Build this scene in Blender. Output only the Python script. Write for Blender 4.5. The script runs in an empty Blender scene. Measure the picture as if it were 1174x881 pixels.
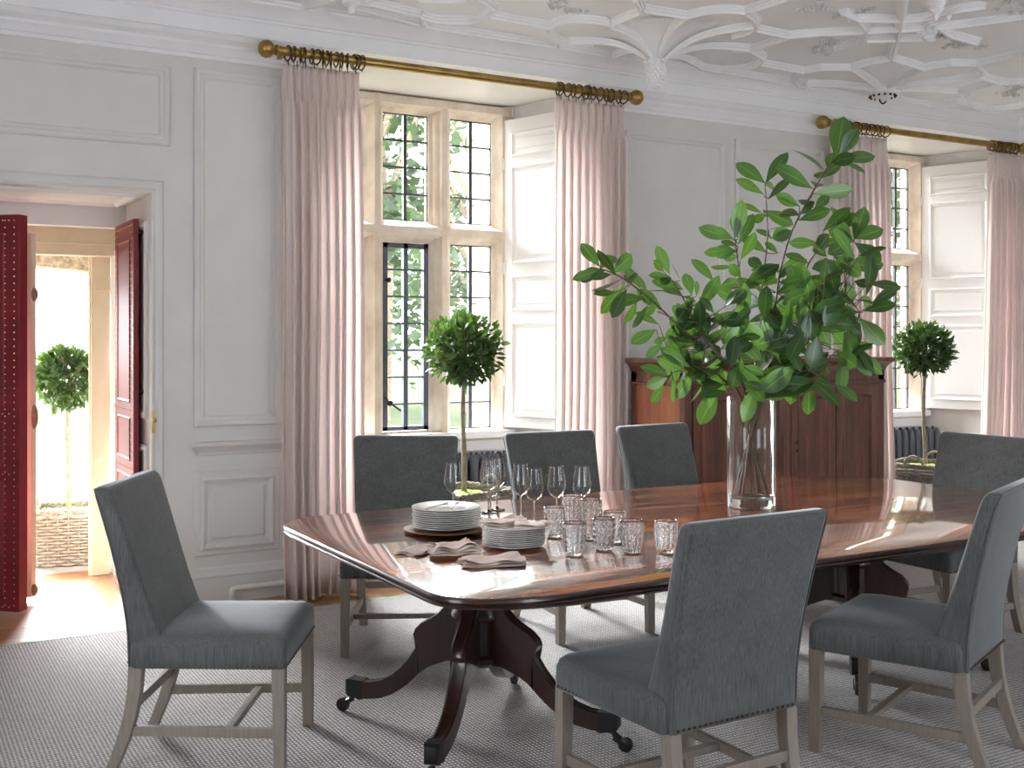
import bpy, math, random
from mathutils import Vector, Matrix
random.seed(7)
S = bpy.context.scene
COL = S.collection
PI = math.pi
# ------------------------------------------------------------------ camera
cam = bpy.data.objects.new('camera', bpy.data.cameras.new('camera'))
COL.objects.link(cam)
cam.location = (0, 0, 1.5)
cam.rotation_euler = (PI / 2, 0, math.radians(-29.82))
cam.data.sensor_width = 36
cam.data.lens = 36 * 1280 / 1174
cam.data.shift_y = -52.5 / 1174
cam.data.clip_end = 400
S.camera = cam
# ------------------------------------------------------------------ world, sun, exposure
S.view_settings.view_transform = 'Standard'
S.view_settings.look = 'None'
S.view_settings.gamma = 1.0
S.view_settings.use_curve_mapping = False
S.view_settings.exposure = 0.7
world = bpy.data.worlds.new('world')
S.world = world
world.use_nodes = True
wn = world.node_tree
bg = wn.nodes['Background']
bg.inputs[0].default_value = (0.86, 0.925, 1.0, 1)
bg.inputs[1].default_value = 5.0


sun = bpy.data.objects.new('sun', bpy.data.lights.new('sun', 'SUN'))
sun.data.energy = 56.0
sun.data.angle = math.radians(50)
sun.data.color = (0.97, 0.97, 1.0)
sun.rotation_euler = Vector((0.05, -0.85, -0.48)).to_track_quat('-Z', 'Y').to_euler()
COL.objects.link(sun)
S.cycles.max_bounces = 12
S.cycles.diffuse_bounces = 5
S.cycles.glossy_bounces = 5
S.cycles.transmission_bounces = 12
S.cycles.transparent_max_bounces = 16
S.cycles.sample_clamp_indirect = 6
S.cycles.caustics_reflective = True
S.cycles.use_denoising = True


# ------------------------------------------------------------------ helpers
class MB:
    def __init__(self):
        self.v, self.f, self.uv = [], [], {}

    def box(self, x0, y0, z0, x1, y1, z1):
        n = len(self.v)
        self.v += [(x, y, z) for z in (z0, z1) for (x, y) in ((x0, y0), (x1, y0), (x1, y1), (x0, y1))]
        self.f += [tuple(n + i for i in q) for q in
                   ((3, 2, 1, 0), (4, 5, 6, 7), (0, 1, 5, 4), (1, 2, 6, 5), (2, 3, 7, 6), (3, 0, 4, 7))]
        return self

    def bar(self, a, b, w, h, up=(0, 0, 1)):
        a, b = Vector(a), Vector(b)
        d = (b - a).normalized()
        s = d.cross(Vector(up))
        if s.length < 1e-4:
            s = d.cross(Vector((1, 0, 0)))
        s.normalize()
        u = s.cross(d).normalized()
        n = len(self.v)
        for p in (a, b):
            for (i, j) in ((-1, -1), (1, -1), (1, 1), (-1, 1)):
                self.v.append(tuple(p + s * (i * w / 2) + u * (j * h / 2)))
        self.f += [tuple(n + i for i in q) for q in
                   ((3, 2, 1, 0), (4, 5, 6, 7), (0, 1, 5, 4), (1, 2, 6, 5), (2, 3, 7, 6), (3, 0, 4, 7))]
        return self

    def loft(self, rings, cap=True, close=True):
        n0 = len(self.v)
        m = len(rings[0])
        for r in rings:
            self.v += [tuple(p) for p in r]
        for i in range(len(rings) - 1):
            for j in range(m if close else m - 1):
                k = (j + 1) % m
                self.f.append((n0 + i * m + j, n0 + i * m + k, n0 + (i + 1) * m + k, n0 + (i + 1) * m + j))
        if cap:
            self.f.append(tuple(n0 + j for j in range(m))[::-1])
            self.f.append(tuple(n0 + (len(rings) - 1) * m + j for j in range(m)))
        return self

    def prism(self, poly, z0, z1):
        return self.loft([[(x, y, z0) for x, y in poly], [(x, y, z1) for x, y in poly]])

    def tube(self, pts, rad, n=8, cap=True):
        pts = [Vector(p) for p in pts]
        if not isinstance(rad, (list, tuple)):
            rad = [rad] * len(pts)
        rings = []
        ref = None
        for i, p in enumerate(pts):
            t = (pts[min(i + 1, len(pts) - 1)] - pts[max(i - 1, 0)])
            t = t.normalized() if t.length > 1e-9 else Vector((0, 0, 1))
            if ref is None:
                ref = t.orthogonal().normalized()
            ref = (ref - t * ref.dot(t))
            ref = ref.normalized() if ref.length > 1e-6 else t.orthogonal().normalized()
            b = t.cross(ref)
            rings.append([p + (ref * math.cos(2 * PI * k / n) + b * math.sin(2 * PI * k / n)) * rad[i] for k in range(n)])
        return self.loft(rings, cap)

    def lathe(self, prof, c=(0, 0, 0), n=24, cap=True, ripple=None):
        rings = []
        for (r, z) in prof:
            ring = []
            for k in range(n):
                a = 2 * PI * k / n
                rr = r * (ripple(a, z) if ripple else 1)
                ring.append((c[0] + rr * math.cos(a), c[1] + rr * math.sin(a), c[2] + z))
            rings.append(ring)
        return self.loft(rings, cap)

    def frame(self, x0, x1, z0, z1, prof, T, fill=True):
        """mitred moulding around a rectangle; prof = [(inset, rise)], T maps (x, z, rise) to space"""
        n0 = len(self.v)
        for (i, d) in prof:
            for (x, z) in ((x0 + i, z0 + i), (x1 - i, z0 + i), (x1 - i, z1 - i), (x0 + i, z1 - i)):
                self.v.append(tuple(T(x, z, d)))
        for a in range(len(prof) - 1):
            for j in range(4):
                k = (j + 1) % 4
                self.f.append((n0 + a * 4 + j, n0 + a * 4 + k, n0 + a * 4 + 4 + k, n0 + a * 4 + 4 + j))
        if fill:
            b = n0 + (len(prof) - 1) * 4
            self.f.append((b, b + 1, b + 2, b + 3))
        return self

    def sphere(self, c, r, n=8, m=5, sz=1.0):
        prof = [(r * math.sin(PI * i / m) if 0 < i < m else r * 0.02, -r * sz * math.cos(PI * i / m)) for i in range(m + 1)]
        return self.lathe(prof, c, n)

    def data(self, name, mat=None, angle=35, smooth=True):
        me = bpy.data.meshes.new(name)
        me.from_pydata([tuple(p) for p in self.v], [], self.f)
        if self.uv:
            l = me.uv_layers.new(name='UVMap')
            for p in me.polygons:
                for li in p.loop_indices:
                    l.data[li].uv = self.uv.get(me.loops[li].vertex_index, (0, 0))
        if mat:
            me.materials.append(mat)
        if smooth:
            me.polygons.foreach_set('use_smooth', [True] * len(me.polygons))
            me.set_sharp_from_angle(angle=math.radians(angle))
        me.update()
        return me

    def build(self, name, mat, parent=None, angle=35, smooth=True, bevel=0, flipfix=True):
        me = self.data(name, mat, angle, smooth)
        if flipfix:
            import bmesh
            bm = bmesh.new()
            bm.from_mesh(me)
            bmesh.ops.recalc_face_normals(bm, faces=bm.faces)
            bm.to_mesh(me)
            bm.free()
            if smooth:
                me.set_sharp_from_angle(angle=math.radians(angle))
        o = bpy.data.objects.new(name, me)
        COL.objects.link(o)
        if parent:
            o.parent = parent
        if bevel:
            b = o.modifiers.new('bevel', 'BEVEL')
            b.width, b.segments, b.limit_method, b.angle_limit = bevel, 2, 'ANGLE', math.radians(40)
        return o


def empty(name, loc=(0, 0, 0), rz=0):
    o = bpy.data.objects.new(name, None)
    o.location, o.rotation_euler = loc, (0, 0, rz)
    o.empty_display_size = 0.1
    COL.objects.link(o)
    return o


def tag(o, label=None, cat=None, group=None, kind=None):
    if label:
        o['label'] = label
    if cat:
        o['category'] = cat
    if group:
        o['group'] = group
    if kind:
        o['kind'] = kind
    return o


def struct(o, label=None):
    o['kind'] = 'structure'
    if label:
        o['label'] = label
    return o


def copy_tree(o, parent=None):
    c = o.copy()
    COL.objects.link(c)
    if parent:
        c.parent = parent
    for ch in list(o.children):
        copy_tree(ch, c)
    return c


def rrect(cx, cy, hx, hy, r, z, n=5):
    r = min(r, hx, hy)
    out = []
    for (sx, sy, a0) in ((1, 1, 0), (-1, 1, 90), (-1, -1, 180), (1, -1, 270)):
        for i in range(n + 1):
            a = math.radians(a0 + 90 * i / n)
            out.append((cx + sx * (hx - r) + r * math.cos(a), cy + sy * (hy - r) + r * math.sin(a), z))
    return out


# ------------------------------------------------------------------ materials
def mat(name, col=(0.8, 0.8, 0.8), rough=0.5, metal=0, sheen=0, spec=0.5, coat=0, coat_r=0.05):
    m = bpy.data.materials.new(name)
    m.use_nodes = True
    b = m.node_tree.nodes['Principled BSDF']
    b.inputs['Base Color'].default_value = (*col, 1)
    b.inputs['Roughness'].default_value = rough
    b.inputs['Metallic'].default_value = metal
    b.inputs['Specular IOR Level'].default_value = spec
    b.inputs['Sheen Weight'].default_value = sheen
    b.inputs['Coat Weight'].default_value = coat
    b.inputs['Coat Roughness'].default_value = coat_r
    return m


def nd(m, kind, **kw):
    n = m.node_tree.nodes.new(kind)
    for k, v in kw.items():
        if k.startswith('i_'):
            n.inputs[k[2:].replace('_', ' ')].default_value = v
        else:
            setattr(n, k, v)
    return n


def lk(m, a, b):
    m.node_tree.links.new(a, b)


def coords(m, scale=(1, 1, 1), kind='Object', rot=(0, 0, 0)):
    t = nd(m, 'ShaderNodeTexCoord')
    mp = nd(m, 'ShaderNodeMapping')
    mp.inputs['Scale'].default_value = scale
    mp.inputs['Rotation'].default_value = rot
    lk(m, t.outputs[kind], mp.inputs['Vector'])
    return mp.outputs[0]


def ramp(m, src, stops):
    r = nd(m, 'ShaderNodeValToRGB')
    el = r.color_ramp.elements
    while len(el) < len(stops):
        el.new(0.5)
    for e, (p, c) in zip(el, stops):
        e.position = p
        e.color = (*c, 1)
    lk(m, src, r.inputs[0])
    return r.outputs[0]


def noise(m, vec, scale, detail=4, rough=0.5, dist=0.0):
    n = nd(m, 'ShaderNodeTexNoise')
    n.inputs['Scale'].default_value = scale
    n.inputs['Detail'].default_value = detail
    n.inputs['Roughness'].default_value = rough
    n.inputs['Distortion'].default_value = dist
    lk(m, vec, n.inputs['Vector'])
    return n.outputs[0]


def bump(m, src, strength, dist=0.002):
    b = nd(m, 'ShaderNodeBump')
    b.inputs['Strength'].default_value = strength
    b.inputs['Distance'].default_value = dist
    lk(m, src, b.inputs['Height'])
    lk(m, b.outputs[0], m.node_tree.nodes['Principled BSDF'].inputs['Normal'])


def BSDF(m):
    return m.node_tree.nodes['Principled BSDF']


def noisy(name, stops, scale, rough, vs=(1, 1, 1), bmp=0, bd=0.002, detail=4, dist=0, **kw):
    m = mat(name, rough=rough, **kw)
    c = coords(m, vs)
    n = noise(m, c, scale, detail, 0.6, dist)
    lk(m, ramp(m, n, stops), BSDF(m).inputs['Base Color'])
    if bmp:
        bump(m, n, bmp, bd)
    return m


M = {}
M['paint'] = noisy('white_panel_paint', [(0.3, (0.68, 0.665, 0.635)), (0.7, (0.73, 0.715, 0.69))], 3, 0.45)
M['ceiling'] = noisy('ceiling_plaster', [(0.3, (0.86, 0.86, 0.87)), (0.7, (0.91, 0.91, 0.92))], 4, 0.7)
M['reveal'] = mat('white_shutter_paint', (0.82, 0.82, 0.82), 0.4)
M['cream'] = noisy('cream_joinery_paint', [(0.3, (0.74, 0.66, 0.50)), (0.7, (0.82, 0.75, 0.60))], 6, 0.5)
M['stone'] = noisy('honey_limestone', [(0.25, (0.52, 0.42, 0.32)), (0.5, (0.68, 0.585, 0.48)), (0.8, (0.80, 0.73, 0.64))],
                   7, 0.85, (1, 1, 0.6), 0.4, 0.006, 8)
M['stone_out'] = noisy('weathered_outdoor_stone', [(0.3, (0.22, 0.17, 0.12)), (0.5, (0.5, 0.42, 0.32)), (0.7, (0.75, 0.70, 0.62))],
                       22, 0.9, (1, 1, 1), 0.6, 0.01, 8)
M['slate'] = noisy('blue_grey_casement_paint', [(0.3, (0.035, 0.045, 0.065)), (0.7, (0.06, 0.075, 0.10))], 12, 0.4)
M['lead'] = mat('dark_lead', (0.05, 0.055, 0.06), 0.5, 0.3)
M['iron'] = mat('blackened_iron', (0.03, 0.03, 0.032), 0.45, 0.6)
M['radiator'] = mat('slate_radiator_paint', (0.05, 0.062, 0.075), 0.4)
M['brass'] = noisy('aged_brass', [(0.3, (0.28, 0.17, 0.05)), (0.7, (0.48, 0.33, 0.11))], 9, 0.32, (1, 6, 1), metal=1)
M['bronze'] = mat('dark_bronze', (0.12, 0.07, 0.03), 0.38, 1)
M['white_plastic'] = mat('painted_pipe', (0.75, 0.73, 0.68), 0.4)


def mk_curtain():
    m = mat('pale_pink_linen', (0.66, 0.50, 0.485), 0.85, sheen=0.2)
    c = coords(m, (1, 1, 1))
    n = noise(m, c, 250, 2)
    lk(m, ramp(m, n, [(0.3, (0.90, 0.86, 0.85)), (0.7, (0.94, 0.905, 0.895))]), BSDF(m).inputs['Base Color'])
    tr = nd(m, 'ShaderNodeBsdfTranslucent')
    tr.inputs[0].default_value = (0.97, 0.87, 0.84, 1)
    mx = nd(m, 'ShaderNodeMixShader')
    mx.inputs[0].default_value = 0.5
    out = m.node_tree.nodes['Material Output']
    lk(m, BSDF(m).outputs[0], mx.inputs[1])
    lk(m, tr.outputs[0], mx.inputs[2])
    lk(m, mx.outputs[0], out.inputs[0])
    return m


M['curtain'] = mk_curtain()


def mk_velvet():
    m = mat('blue_grey_velvet', (0.1, 0.115, 0.12), 0.75, sheen=0.6, spec=0.2)
    b = BSDF(m)
    b.inputs['Sheen Roughness'].default_value = 0.35
    b.inputs['Sheen Tint'].default_value = (0.9, 0.95, 1.0, 1)
    c = coords(m, (120, 120, 6))
    n = noise(m, c, 2.2, 3, 0.6)
    c2 = coords(m, (1, 1, 1))
    n2 = noise(m, c2, 9, 3, 0.6)
    a = ramp(m, n, [(0.3, (0.072, 0.0745, 0.073)), (0.7, (0.142, 0.146, 0.145))])
    d = ramp(m, n2, [(0.3, (0.88, 0.88, 0.88)), (0.7, (1.1, 1.1, 1.1))])
    mx = nd(m, 'ShaderNodeMix', data_type='RGBA', blend_type='MULTIPLY')
    mx.inputs[0].default_value = 1
    lk(m, a, mx.inputs[6])
    lk(m, d, mx.inputs[7])
    lk(m, mx.outputs[2], b.inputs['Base Color'])
    bump(m, n, 0.25, 0.001)
    return m


M['velvet'] = mk_velvet()
M['leg'] = noisy('limed_grey_wood', [(0.3, (0.22, 0.18, 0.15)), (0.7, (0.29, 0.245, 0.205))], 4, 0.5, (30, 30, 2))
M['nail'] = mat('antique_nailheads', (0.10, 0.07, 0.05), 0.35, 0.9)


def mk_wood(name, stops, axis='x', rough=0.12, coat=0.6, scale=1.0, spec=0.5, bmp=0.02):
    m = mat(name, rough=rough, coat=coat, spec=spec)
    sc = {'x': (0.55, 5, 5), 'y': (5, 0.55, 5), 'z': (5, 5, 0.45)}[axis]
    c = coords(m, tuple(s * scale for s in sc))
    n = noise(m, c, 2.0, 6, 0.62, 1.1)
    c2 = coords(m, tuple(s * scale * 9 for s in sc))
    n2 = noise(m, c2, 2.4, 3, 0.6)
    mx = nd(m, 'ShaderNodeMix', data_type='FLOAT')
    mx.inputs[0].default_value = 0.32
    lk(m, n, mx.inputs[2])
    lk(m, n2, mx.inputs[3])
    lk(m, ramp(m, mx.outputs[0], stops), BSDF(m).inputs['Base Color'])
    if bmp:
        bump(m, n2, bmp, 0.001)
    return m


M['mahogany'] = mk_wood('polished_mahogany', [(0.42, (0.010, 0.004, 0.004)), (0.47, (0.10, 0.022, 0.010)), (0.525, (0.34, 0.105, 0.036)),
                                              (0.62, (0.58, 0.20, 0.07))], 'x', 0.22, 1.0)
M['mahogany_dark'] = mk_wood('dark_mahogany', [(0.35, (0.012, 0.006, 0.005)), (0.6, (0.045, 0.016, 0.011))], 'z', 0.3, 0.35)
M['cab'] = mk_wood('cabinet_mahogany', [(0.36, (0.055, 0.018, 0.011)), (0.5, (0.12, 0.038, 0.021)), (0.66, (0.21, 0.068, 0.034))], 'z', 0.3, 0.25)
M['cab_side_lit'] = mk_wood('cabinet_mahogany_window_lit', [(0.36, (0.26, 0.07, 0.02)), (0.6, (0.45, 0.14, 0.04))], 'z', 0.3, 0.2, 0.8)  # window light on the cabinet's left side put into a lighter wood colour


def mk_floor():
    m = mat('oak_boards', rough=0.3, coat=0.2)
    c = coords(m)
    br = nd(m, 'ShaderNodeTexBrick')
    br.offset = 0.37
    for k, v in dict(Scale=1.0).items():
        br.inputs[k].default_value = v
    br.inputs['Brick Width'].default_value = 2.6
    br.inputs['Row Height'].default_value = 0.19
    br.inputs['Mortar Size'].default_value = 0.003
    br.inputs['Color1'].default_value = (0.34, 0.17, 0.075, 1)
    br.inputs['Color2'].default_value = (0.42, 0.22, 0.10, 1)
    br.inputs['Mortar'].default_value = (0.06, 0.03, 0.015, 1)
    lk(m, c, br.inputs['Vector'])
    c2 = coords(m, (1.2, 14, 1))
    n = noise(m, c2, 3, 5, 0.6)
    g = ramp(m, n, [(0.3, (0.72, 0.70, 0.68)), (0.7, (1.15, 1.12, 1.08))])
    mx = nd(m, 'ShaderNodeMix', data_type='RGBA', blend_type='MULTIPLY')
    mx.inputs[0].default_value = 1
    lk(m, br.outputs[0], mx.inputs[6])
    lk(m, g, mx.inputs[7])
    lk(m, mx.outputs[2], BSDF(m).inputs['Base Color'])
    return m


M['floor'] = mk_floor()


def mk_rug():
    m = mat('woven_sisal', rough=0.95, spec=0.15)
    c = coords(m, (1, 1, 1))
    w1 = nd(m, 'ShaderNodeTexWave', wave_type='BANDS', bands_direction='X')
    w2 = nd(m, 'ShaderNodeTexWave', wave_type='BANDS', bands_direction='Y')
    for w, s in ((w1, 21), (w2, 15)):
        w.inputs['Scale'].default_value = s
        w.inputs['Distortion'].default_value = 1.2
        w.inputs['Detail'].default_value = 2
        w.inputs['Detail Scale'].default_value = 1.5
        lk(m, c, w.inputs['Vector'])
    mx = nd(m, 'ShaderNodeMath', operation='MULTIPLY')
    lk(m, w1.outputs[1], mx.inputs[0])
    lk(m, w2.outputs[1], mx.inputs[1])
    n = noise(m, c, 60, 3, 0.6)
    ad = nd(m, 'ShaderNodeMath', operation='MULTIPLY_ADD')
    lk(m, n, ad.inputs[0])
    ad.inputs[1].default_value = 0.5
    lk(m, mx.outputs[0], ad.inputs[2])
    lk(m, ramp(m, ad.outputs[0], [(0.22, (0.27, 0.25, 0.245)), (0.5, (0.48, 0.455, 0.445)), (0.95, (0.72, 0.695, 0.68))]),
       BSDF(m).inputs['Base Color'])
    bump(m, mx.outputs[0], 0.9, 0.006)
    return m


M['rug'] = mk_rug()
M['rug_edge'] = mat('sage_binding', (0.25, 0.36, 0.27), 0.8)
M['leather'] = noisy('red_leather', [(0.3, (0.17, 0.010, 0.018)), (0.7, (0.25, 0.016, 0.028))], 5, 0.5, (1, 1, 1), 0.1)
M['stud'] = mat('brass_studs', (0.6, 0.42, 0.18), 0.3, 1)
M['china'] = mat('white_glazed_china', (0.78, 0.76, 0.73), 0.2, coat=0.3)
M['charger'] = mk_wood('brown_wooden_charger', [(0.3, (0.10, 0.045, 0.018)), (0.7, (0.28, 0.14, 0.06))], 'x', 0.6, 0.0)
M['silver'] = mat('silver', (0.75, 0.73, 0.7), 0.18, 1)
M['linen'] = noisy('blush_linen', [(0.3, (0.56, 0.41, 0.35)), (0.7, (0.76, 0.64, 0.58))], 7, 0.85, (1, 1, 1), 0.2)
M['wicker'] = noisy('grey_wicker', [(0.3, (0.20, 0.16, 0.125)), (0.7, (0.38, 0.325, 0.27))], 40, 0.75)
M['bark'] = noisy('pale_bark', [(0.3, (0.20, 0.15, 0.10)), (0.7, (0.42, 0.34, 0.25))], 30, 0.8)
M['twig'] = noisy('brown_twig', [(0.3, (0.05, 0.028, 0.018)), (0.7, (0.13, 0.08, 0.045))], 30, 0.6)
M['moss'] = noisy('green_moss', [(0.3, (0.10, 0.20, 0.02)), (0.7, (0.32, 0.45, 0.07))], 60, 0.95, (1, 1, 1), 1.0, 0.01)
M['lawn'] = noisy('lawn_grass', [(0.3, (0.060, 0.070, 0.044)), (0.7, (0.075, 0.085, 0.056))], 3, 1.0, (1, 1, 1), spec=0)
M['paving'] = noisy('pale_paving', [(0.3, (0.27, 0.26, 0.25)), (0.7, (0.36, 0.35, 0.33))], 6, 0.8)
M['relief'] = mat('plaster_relief', (0.70, 0.69, 0.69), 0.8)


def mk_leaf(name, c0, c1, trans, tw=0.3, rough=0.28, hue=True):
    m = mat(name, rough=rough, spec=0.5, coat=0.1)
    g = nd(m, 'ShaderNodeNewGeometry')
    col = ramp(m, g.outputs['Random Per Island'], [(0.0, c0), (1.0, c1)])
    if hue:
        t = nd(m, 'ShaderNodeTexCoord')
        sp = nd(m, 'ShaderNodeSeparateXYZ')
        lk(m, t.outputs['UV'], sp.inputs[0])
        ma = nd(m, 'ShaderNodeMath', operation='ABSOLUTE')
        lk(m, sp.outputs[0], ma.inputs[0])
        f = ramp(m, ma.outputs[0], [(0.0, (1, 1, 1)), (0.07, (0, 0, 0))])
        mx = nd(m, 'ShaderNodeMix', data_type='RGBA')
        lk(m, f, mx.inputs[0])
        lk(m, col, mx.inputs[6])
        mx.inputs[7].default_value = (0.22, 0.34, 0.10, 1)
        col = mx.outputs[2]
    lk(m, col, BSDF(m).inputs['Base Color'])
    tr = nd(m, 'ShaderNodeBsdfTranslucent')
    tr.inputs[0].default_value = (*trans, 1)
    mxs = nd(m, 'ShaderNodeMixShader')
    mxs.inputs[0].default_value = tw
    lk(m, BSDF(m).outputs[0], mxs.inputs[1])
    lk(m, tr.outputs[0], mxs.inputs[2])
    lk(m, mxs.outputs[0], m.node_tree.nodes['Material Output'].inputs[0])
    return m


M['laurel'] = mk_leaf('laurel_leaves', (0.009, 0.034, 0.012), (0.032, 0.095, 0.022), (0.20, 0.42, 0.05), 0.2)
M['bay'] = mk_leaf('bay_leaves', (0.012, 0.045, 0.018), (0.06, 0.125, 0.03), (0.18, 0.34, 0.05), 0.16, 0.35, False)
M['far_leaf'] = mk_leaf('distant_foliage', (0.03, 0.055, 0.03), (0.07, 0.10, 0.05), (0.08, 0.12, 0.04), 0.2, 0.7, False)


def mk_thin(name, refl=0.9, tint=(1, 1, 1), base=0.04, power=4.0):
    m = bpy.data.materials.new(name)
    m.use_nodes = True
    nt = m.node_tree
    nt.nodes.remove(nt.nodes['Principled BSDF'])
    tr = nd(m, 'ShaderNodeBsdfTransparent')
    tr.inputs[0].default_value = (*tint, 1)
    gl = nd(m, 'ShaderNodeBsdfGlossy')
    gl.inputs['Roughness'].default_value = 0.02
    fr = nd(m, 'ShaderNodeLayerWeight')
    fr.inputs[0].default_value = 0.5
    pw = nd(m, 'ShaderNodeMath', operation='POWER')
    lk(m, fr.outputs['Facing'], pw.inputs[0])
    pw.inputs[1].default_value = power
    mu = nd(m, 'ShaderNodeMath', operation='MULTIPLY_ADD', use_clamp=True)
    mu.inputs[1].default_value = refl
    mu.inputs[2].default_value = base
    lk(m, pw.outputs[0], mu.inputs[0])
    mx = nd(m, 'ShaderNodeMixShader')
    lk(m, mu.outputs[0], mx.inputs[0])
    lk(m, tr.outputs[0], mx.inputs[1])
    lk(m, gl.outputs[0], mx.inputs[2])
    lk(m, mx.outputs[0], nt.nodes['Material Output'].inputs[0])
    return m


def mk_glass(name, rough=0.0):
    m = mat(name, (1, 1, 1), rough)
    b = BSDF(m)
    b.inputs['Transmission Weight'].default_value = 1
    b.inputs['IOR'].default_value = 1.47
    return m


M['pane'] = mk_thin('window_glass', 0.5, (0.96, 0.98, 0.97), 0.03, 5)
M['wineglass'] = mk_thin('thin_crystal', 0.75, (0.97, 0.98, 0.98), 0.035, 3.2)
M['glass'] = mk_glass('clear_glass')
M['vase'] = mk_thin('vase_glass', 0.85, (0.96, 0.98, 0.98), 0.04, 3.0)
# ------------------------------------------------------------------ the room
W = 6.33          # room face of the window wall
WO = 7.04         # its outer face, where the stone windows stand
CZ = 3.40         # ceiling
XL, XR, YF = -2.0, 8.72, -1.5


def onwall(x, z, d):
    return (x, W - d, z)


mb = MB()
mb.box(XL - 0.3, YF - 0.3, -0.08, XR + 0.3, 7.62, 0.0)
struct(mb.build('floor', M['floor'], smooth=False), 'wide oak floorboards running past the doorway')
mb = MB()
mb.box(XL - 0.3, YF - 0.3, CZ, XR + 0.3, 7.3, CZ + 0.15)
struct(mb.build('ceiling', M['ceiling'], smooth=False))

DX0, DX1, DZ = 0.20, 1.33, 2.30
WINS = [(3.21, 'w1'), (7.585, 'w2')]
mb = MB()
# piers between the openings, with splayed reveals at the windows
def pier(a0, a1, b0, b1, z0, z1):
    mb.prism([(a0, W), (b0, W), (b1, 7.25), (a1, 7.25)], z0, z1)


pier(XL - 0.3, XL - 0.3, DX0, DX0, 0, CZ)
pier(DX0, DX0, DX1, DX1, DZ, CZ)
c1, c2 = WINS[0][0], WINS[1][0]
HR, HO = 0.955, 0.755
pier(DX1, DX1, c1 - HR, c1 - HO, 0, CZ)
pier(c1 - HR, c1 - HO, c1 + HR, c1 + HO, 3.17, CZ)
pier(c1 + HR, c1 + HO, c2 - HR, c2 - HO, 0, CZ)
pier(c2 - HR, c2 - HO, c2 + HR, c2 + HO, 3.17, CZ)
pier(c2 + HR, c2 + HO, XR + 0.3, XR + 0.3, 0, CZ)
for c in (c1, c2):
    mb.box(c - 0.9, 7.02, 0, c + 0.9, 7.25, 0.80)
wall_back = struct(mb.build('wall_back', M['paint'], smooth=False), 'white panelled wall with the doorway and two window recesses')

mb = MB()
mb.box(XR, YF - 0.3, 0, XR + 0.3, W, CZ)
struct(mb.build('wall_right', M['paint'], smooth=False))
mb = MB()       # left wall with one tall window opening
mb.box(XL - 0.3, YF - 0.3, 0, XL, 1.5, CZ).box(XL - 0.3, 2.9, 0, XL, W, CZ)
mb.box(XL - 0.3, 1.5, 0, XL, 2.9, 0.8).box(XL - 0.3, 1.5, 2.8, XL, 2.9, CZ)
struct(mb.build('wall_left', M['paint'], smooth=False))
mb = MB()       # wall behind the camera with two tall window openings
mb.box(XL, YF - 0.3, 0, 2.0, YF, CZ).box(3.4, YF - 0.3, 0, 5.2, YF, CZ).box(6.6, YF - 0.3, 0, XR, YF, CZ)
for x in (2.0, 5.2):
    mb.box(x, YF - 0.3, 0, x + 1.4, YF, 0.8).box(x, YF - 0.3, 2.6, x + 1.4, YF, CZ)
struct(mb.build('wall_front', M['paint'], smooth=False))

# cornice round the visible sides
CP = [(0.0, 3.075), (0.012, 3.075), (0.018, 3.095), (0.03, 3.10), (0.045, 3.125), (0.06, 3.14), (0.06, 3.155), (0.075, 3.165),
      (0.10, 3.175), (0.115, 3.195), (0.12, 3.20), (0.135, 3.20), (0.135, 3.285), (0.142, 3.29), (0.142, 3.303), (0.155, 3.31),
      (0.165, 3.325), (0.185, 3.345), (0.215, 3.362), (0.225, 3.37), (0.225, 3.383), (0.24, 3.386), (0.24, CZ)]


def cornice(a, b, nrm, prof, name):
    m = MB()
    a, b, nrm = Vector(a), Vector(b), Vector(nrm)
    m.loft([[p + nrm * d + Vector((0, 0, z)) for (d, z) in prof] for p in (a, b)], cap=False, close=False)
    return struct(m.build(name, M['ceiling'], angle=25))


up = [p for p in CP if p[0] >= 0.135]
# full profile on the wall piers; only the upper part crosses the window recesses
segs = [(XL, c1 - HR), (c1 + HR, c2 - HR), (c2 + HR, XR)]
k = 1
for (a, b) in segs:
    cornice((a, W, 0), (b, W, 0), (0, -1, 0), CP, 'trim_%d' % k)
    k += 1
for c in (c1, c2):
    m = MB()
    for p in (c - HR, c + HR):
        pass
    m.loft([[Vector((p, W - d, z)) for (d, z) in up] for p in (c - HR, c + HR)], cap=False, close=False)
    m.box(c - HR, W - 0.13, 3.17 + 0.031, c + HR, W + 0.02, 3.28)
    struct(m.build('trim_%d' % k, M['ceiling'], angle=25))
    k += 1
cornice((XR, W, 0), (XR, YF, 0), (-1, 0, 0), CP, 'trim_%d' % k)
k += 1
cornice((XL, YF, 0), (XL, W, 0), (1, 0, 0), CP, 'trim_%d' % k)
k += 1

# raised panels
PRO = [(0, 0), (0, 0.018), (0.012, 0.026), (0.026, 0.026), (0.038, 0.016), (0.05, 0.016), (0.062, 0.004), (0.085, 0.0015)]
PRI = [(0, 0), (0, 0.012), (0.01, 0.02), (0.022, 0.02), (0.035, 0.008), (0.045, 0.0015)]


def panel(x0, x1, z0, z1, prof=PRO, T=onwall, m='paint'):
    global k
    q = MB()
    q.frame(x0, x1, z0, z1, prof, T)
    struct(q.build('trim_%d' % k, M[m], angle=20))
    k += 1


panel(0.06, 1.433, 2.566, 3.007)
panel(1.567, 2.07, 1.0, 3.02)
DAD = [(0, 0), (0, 0.006), (0.01, 0.012), (0.03, 0.012), (0.036, 0.022), (0.05, 0.03), (0.062, 0.022), (0.075, 0.01), (0.09, 0.008), (0.098, 0.018), (0.105, 0.024)]
panel(1.567, 2.064, 0.268, 0.75, DAD)
panel(4.53, 5.43, 1.0, 2.945)
panel(4.40, 5.43, 0.27, 0.75, DAD)
panel(5.52, 6.42, 1.0, 2.97)
panel(5.52, 6.42, 0.27, 0.75, DAD)
panel(-1.8, -0.1, 1.0, 3.0)
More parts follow.
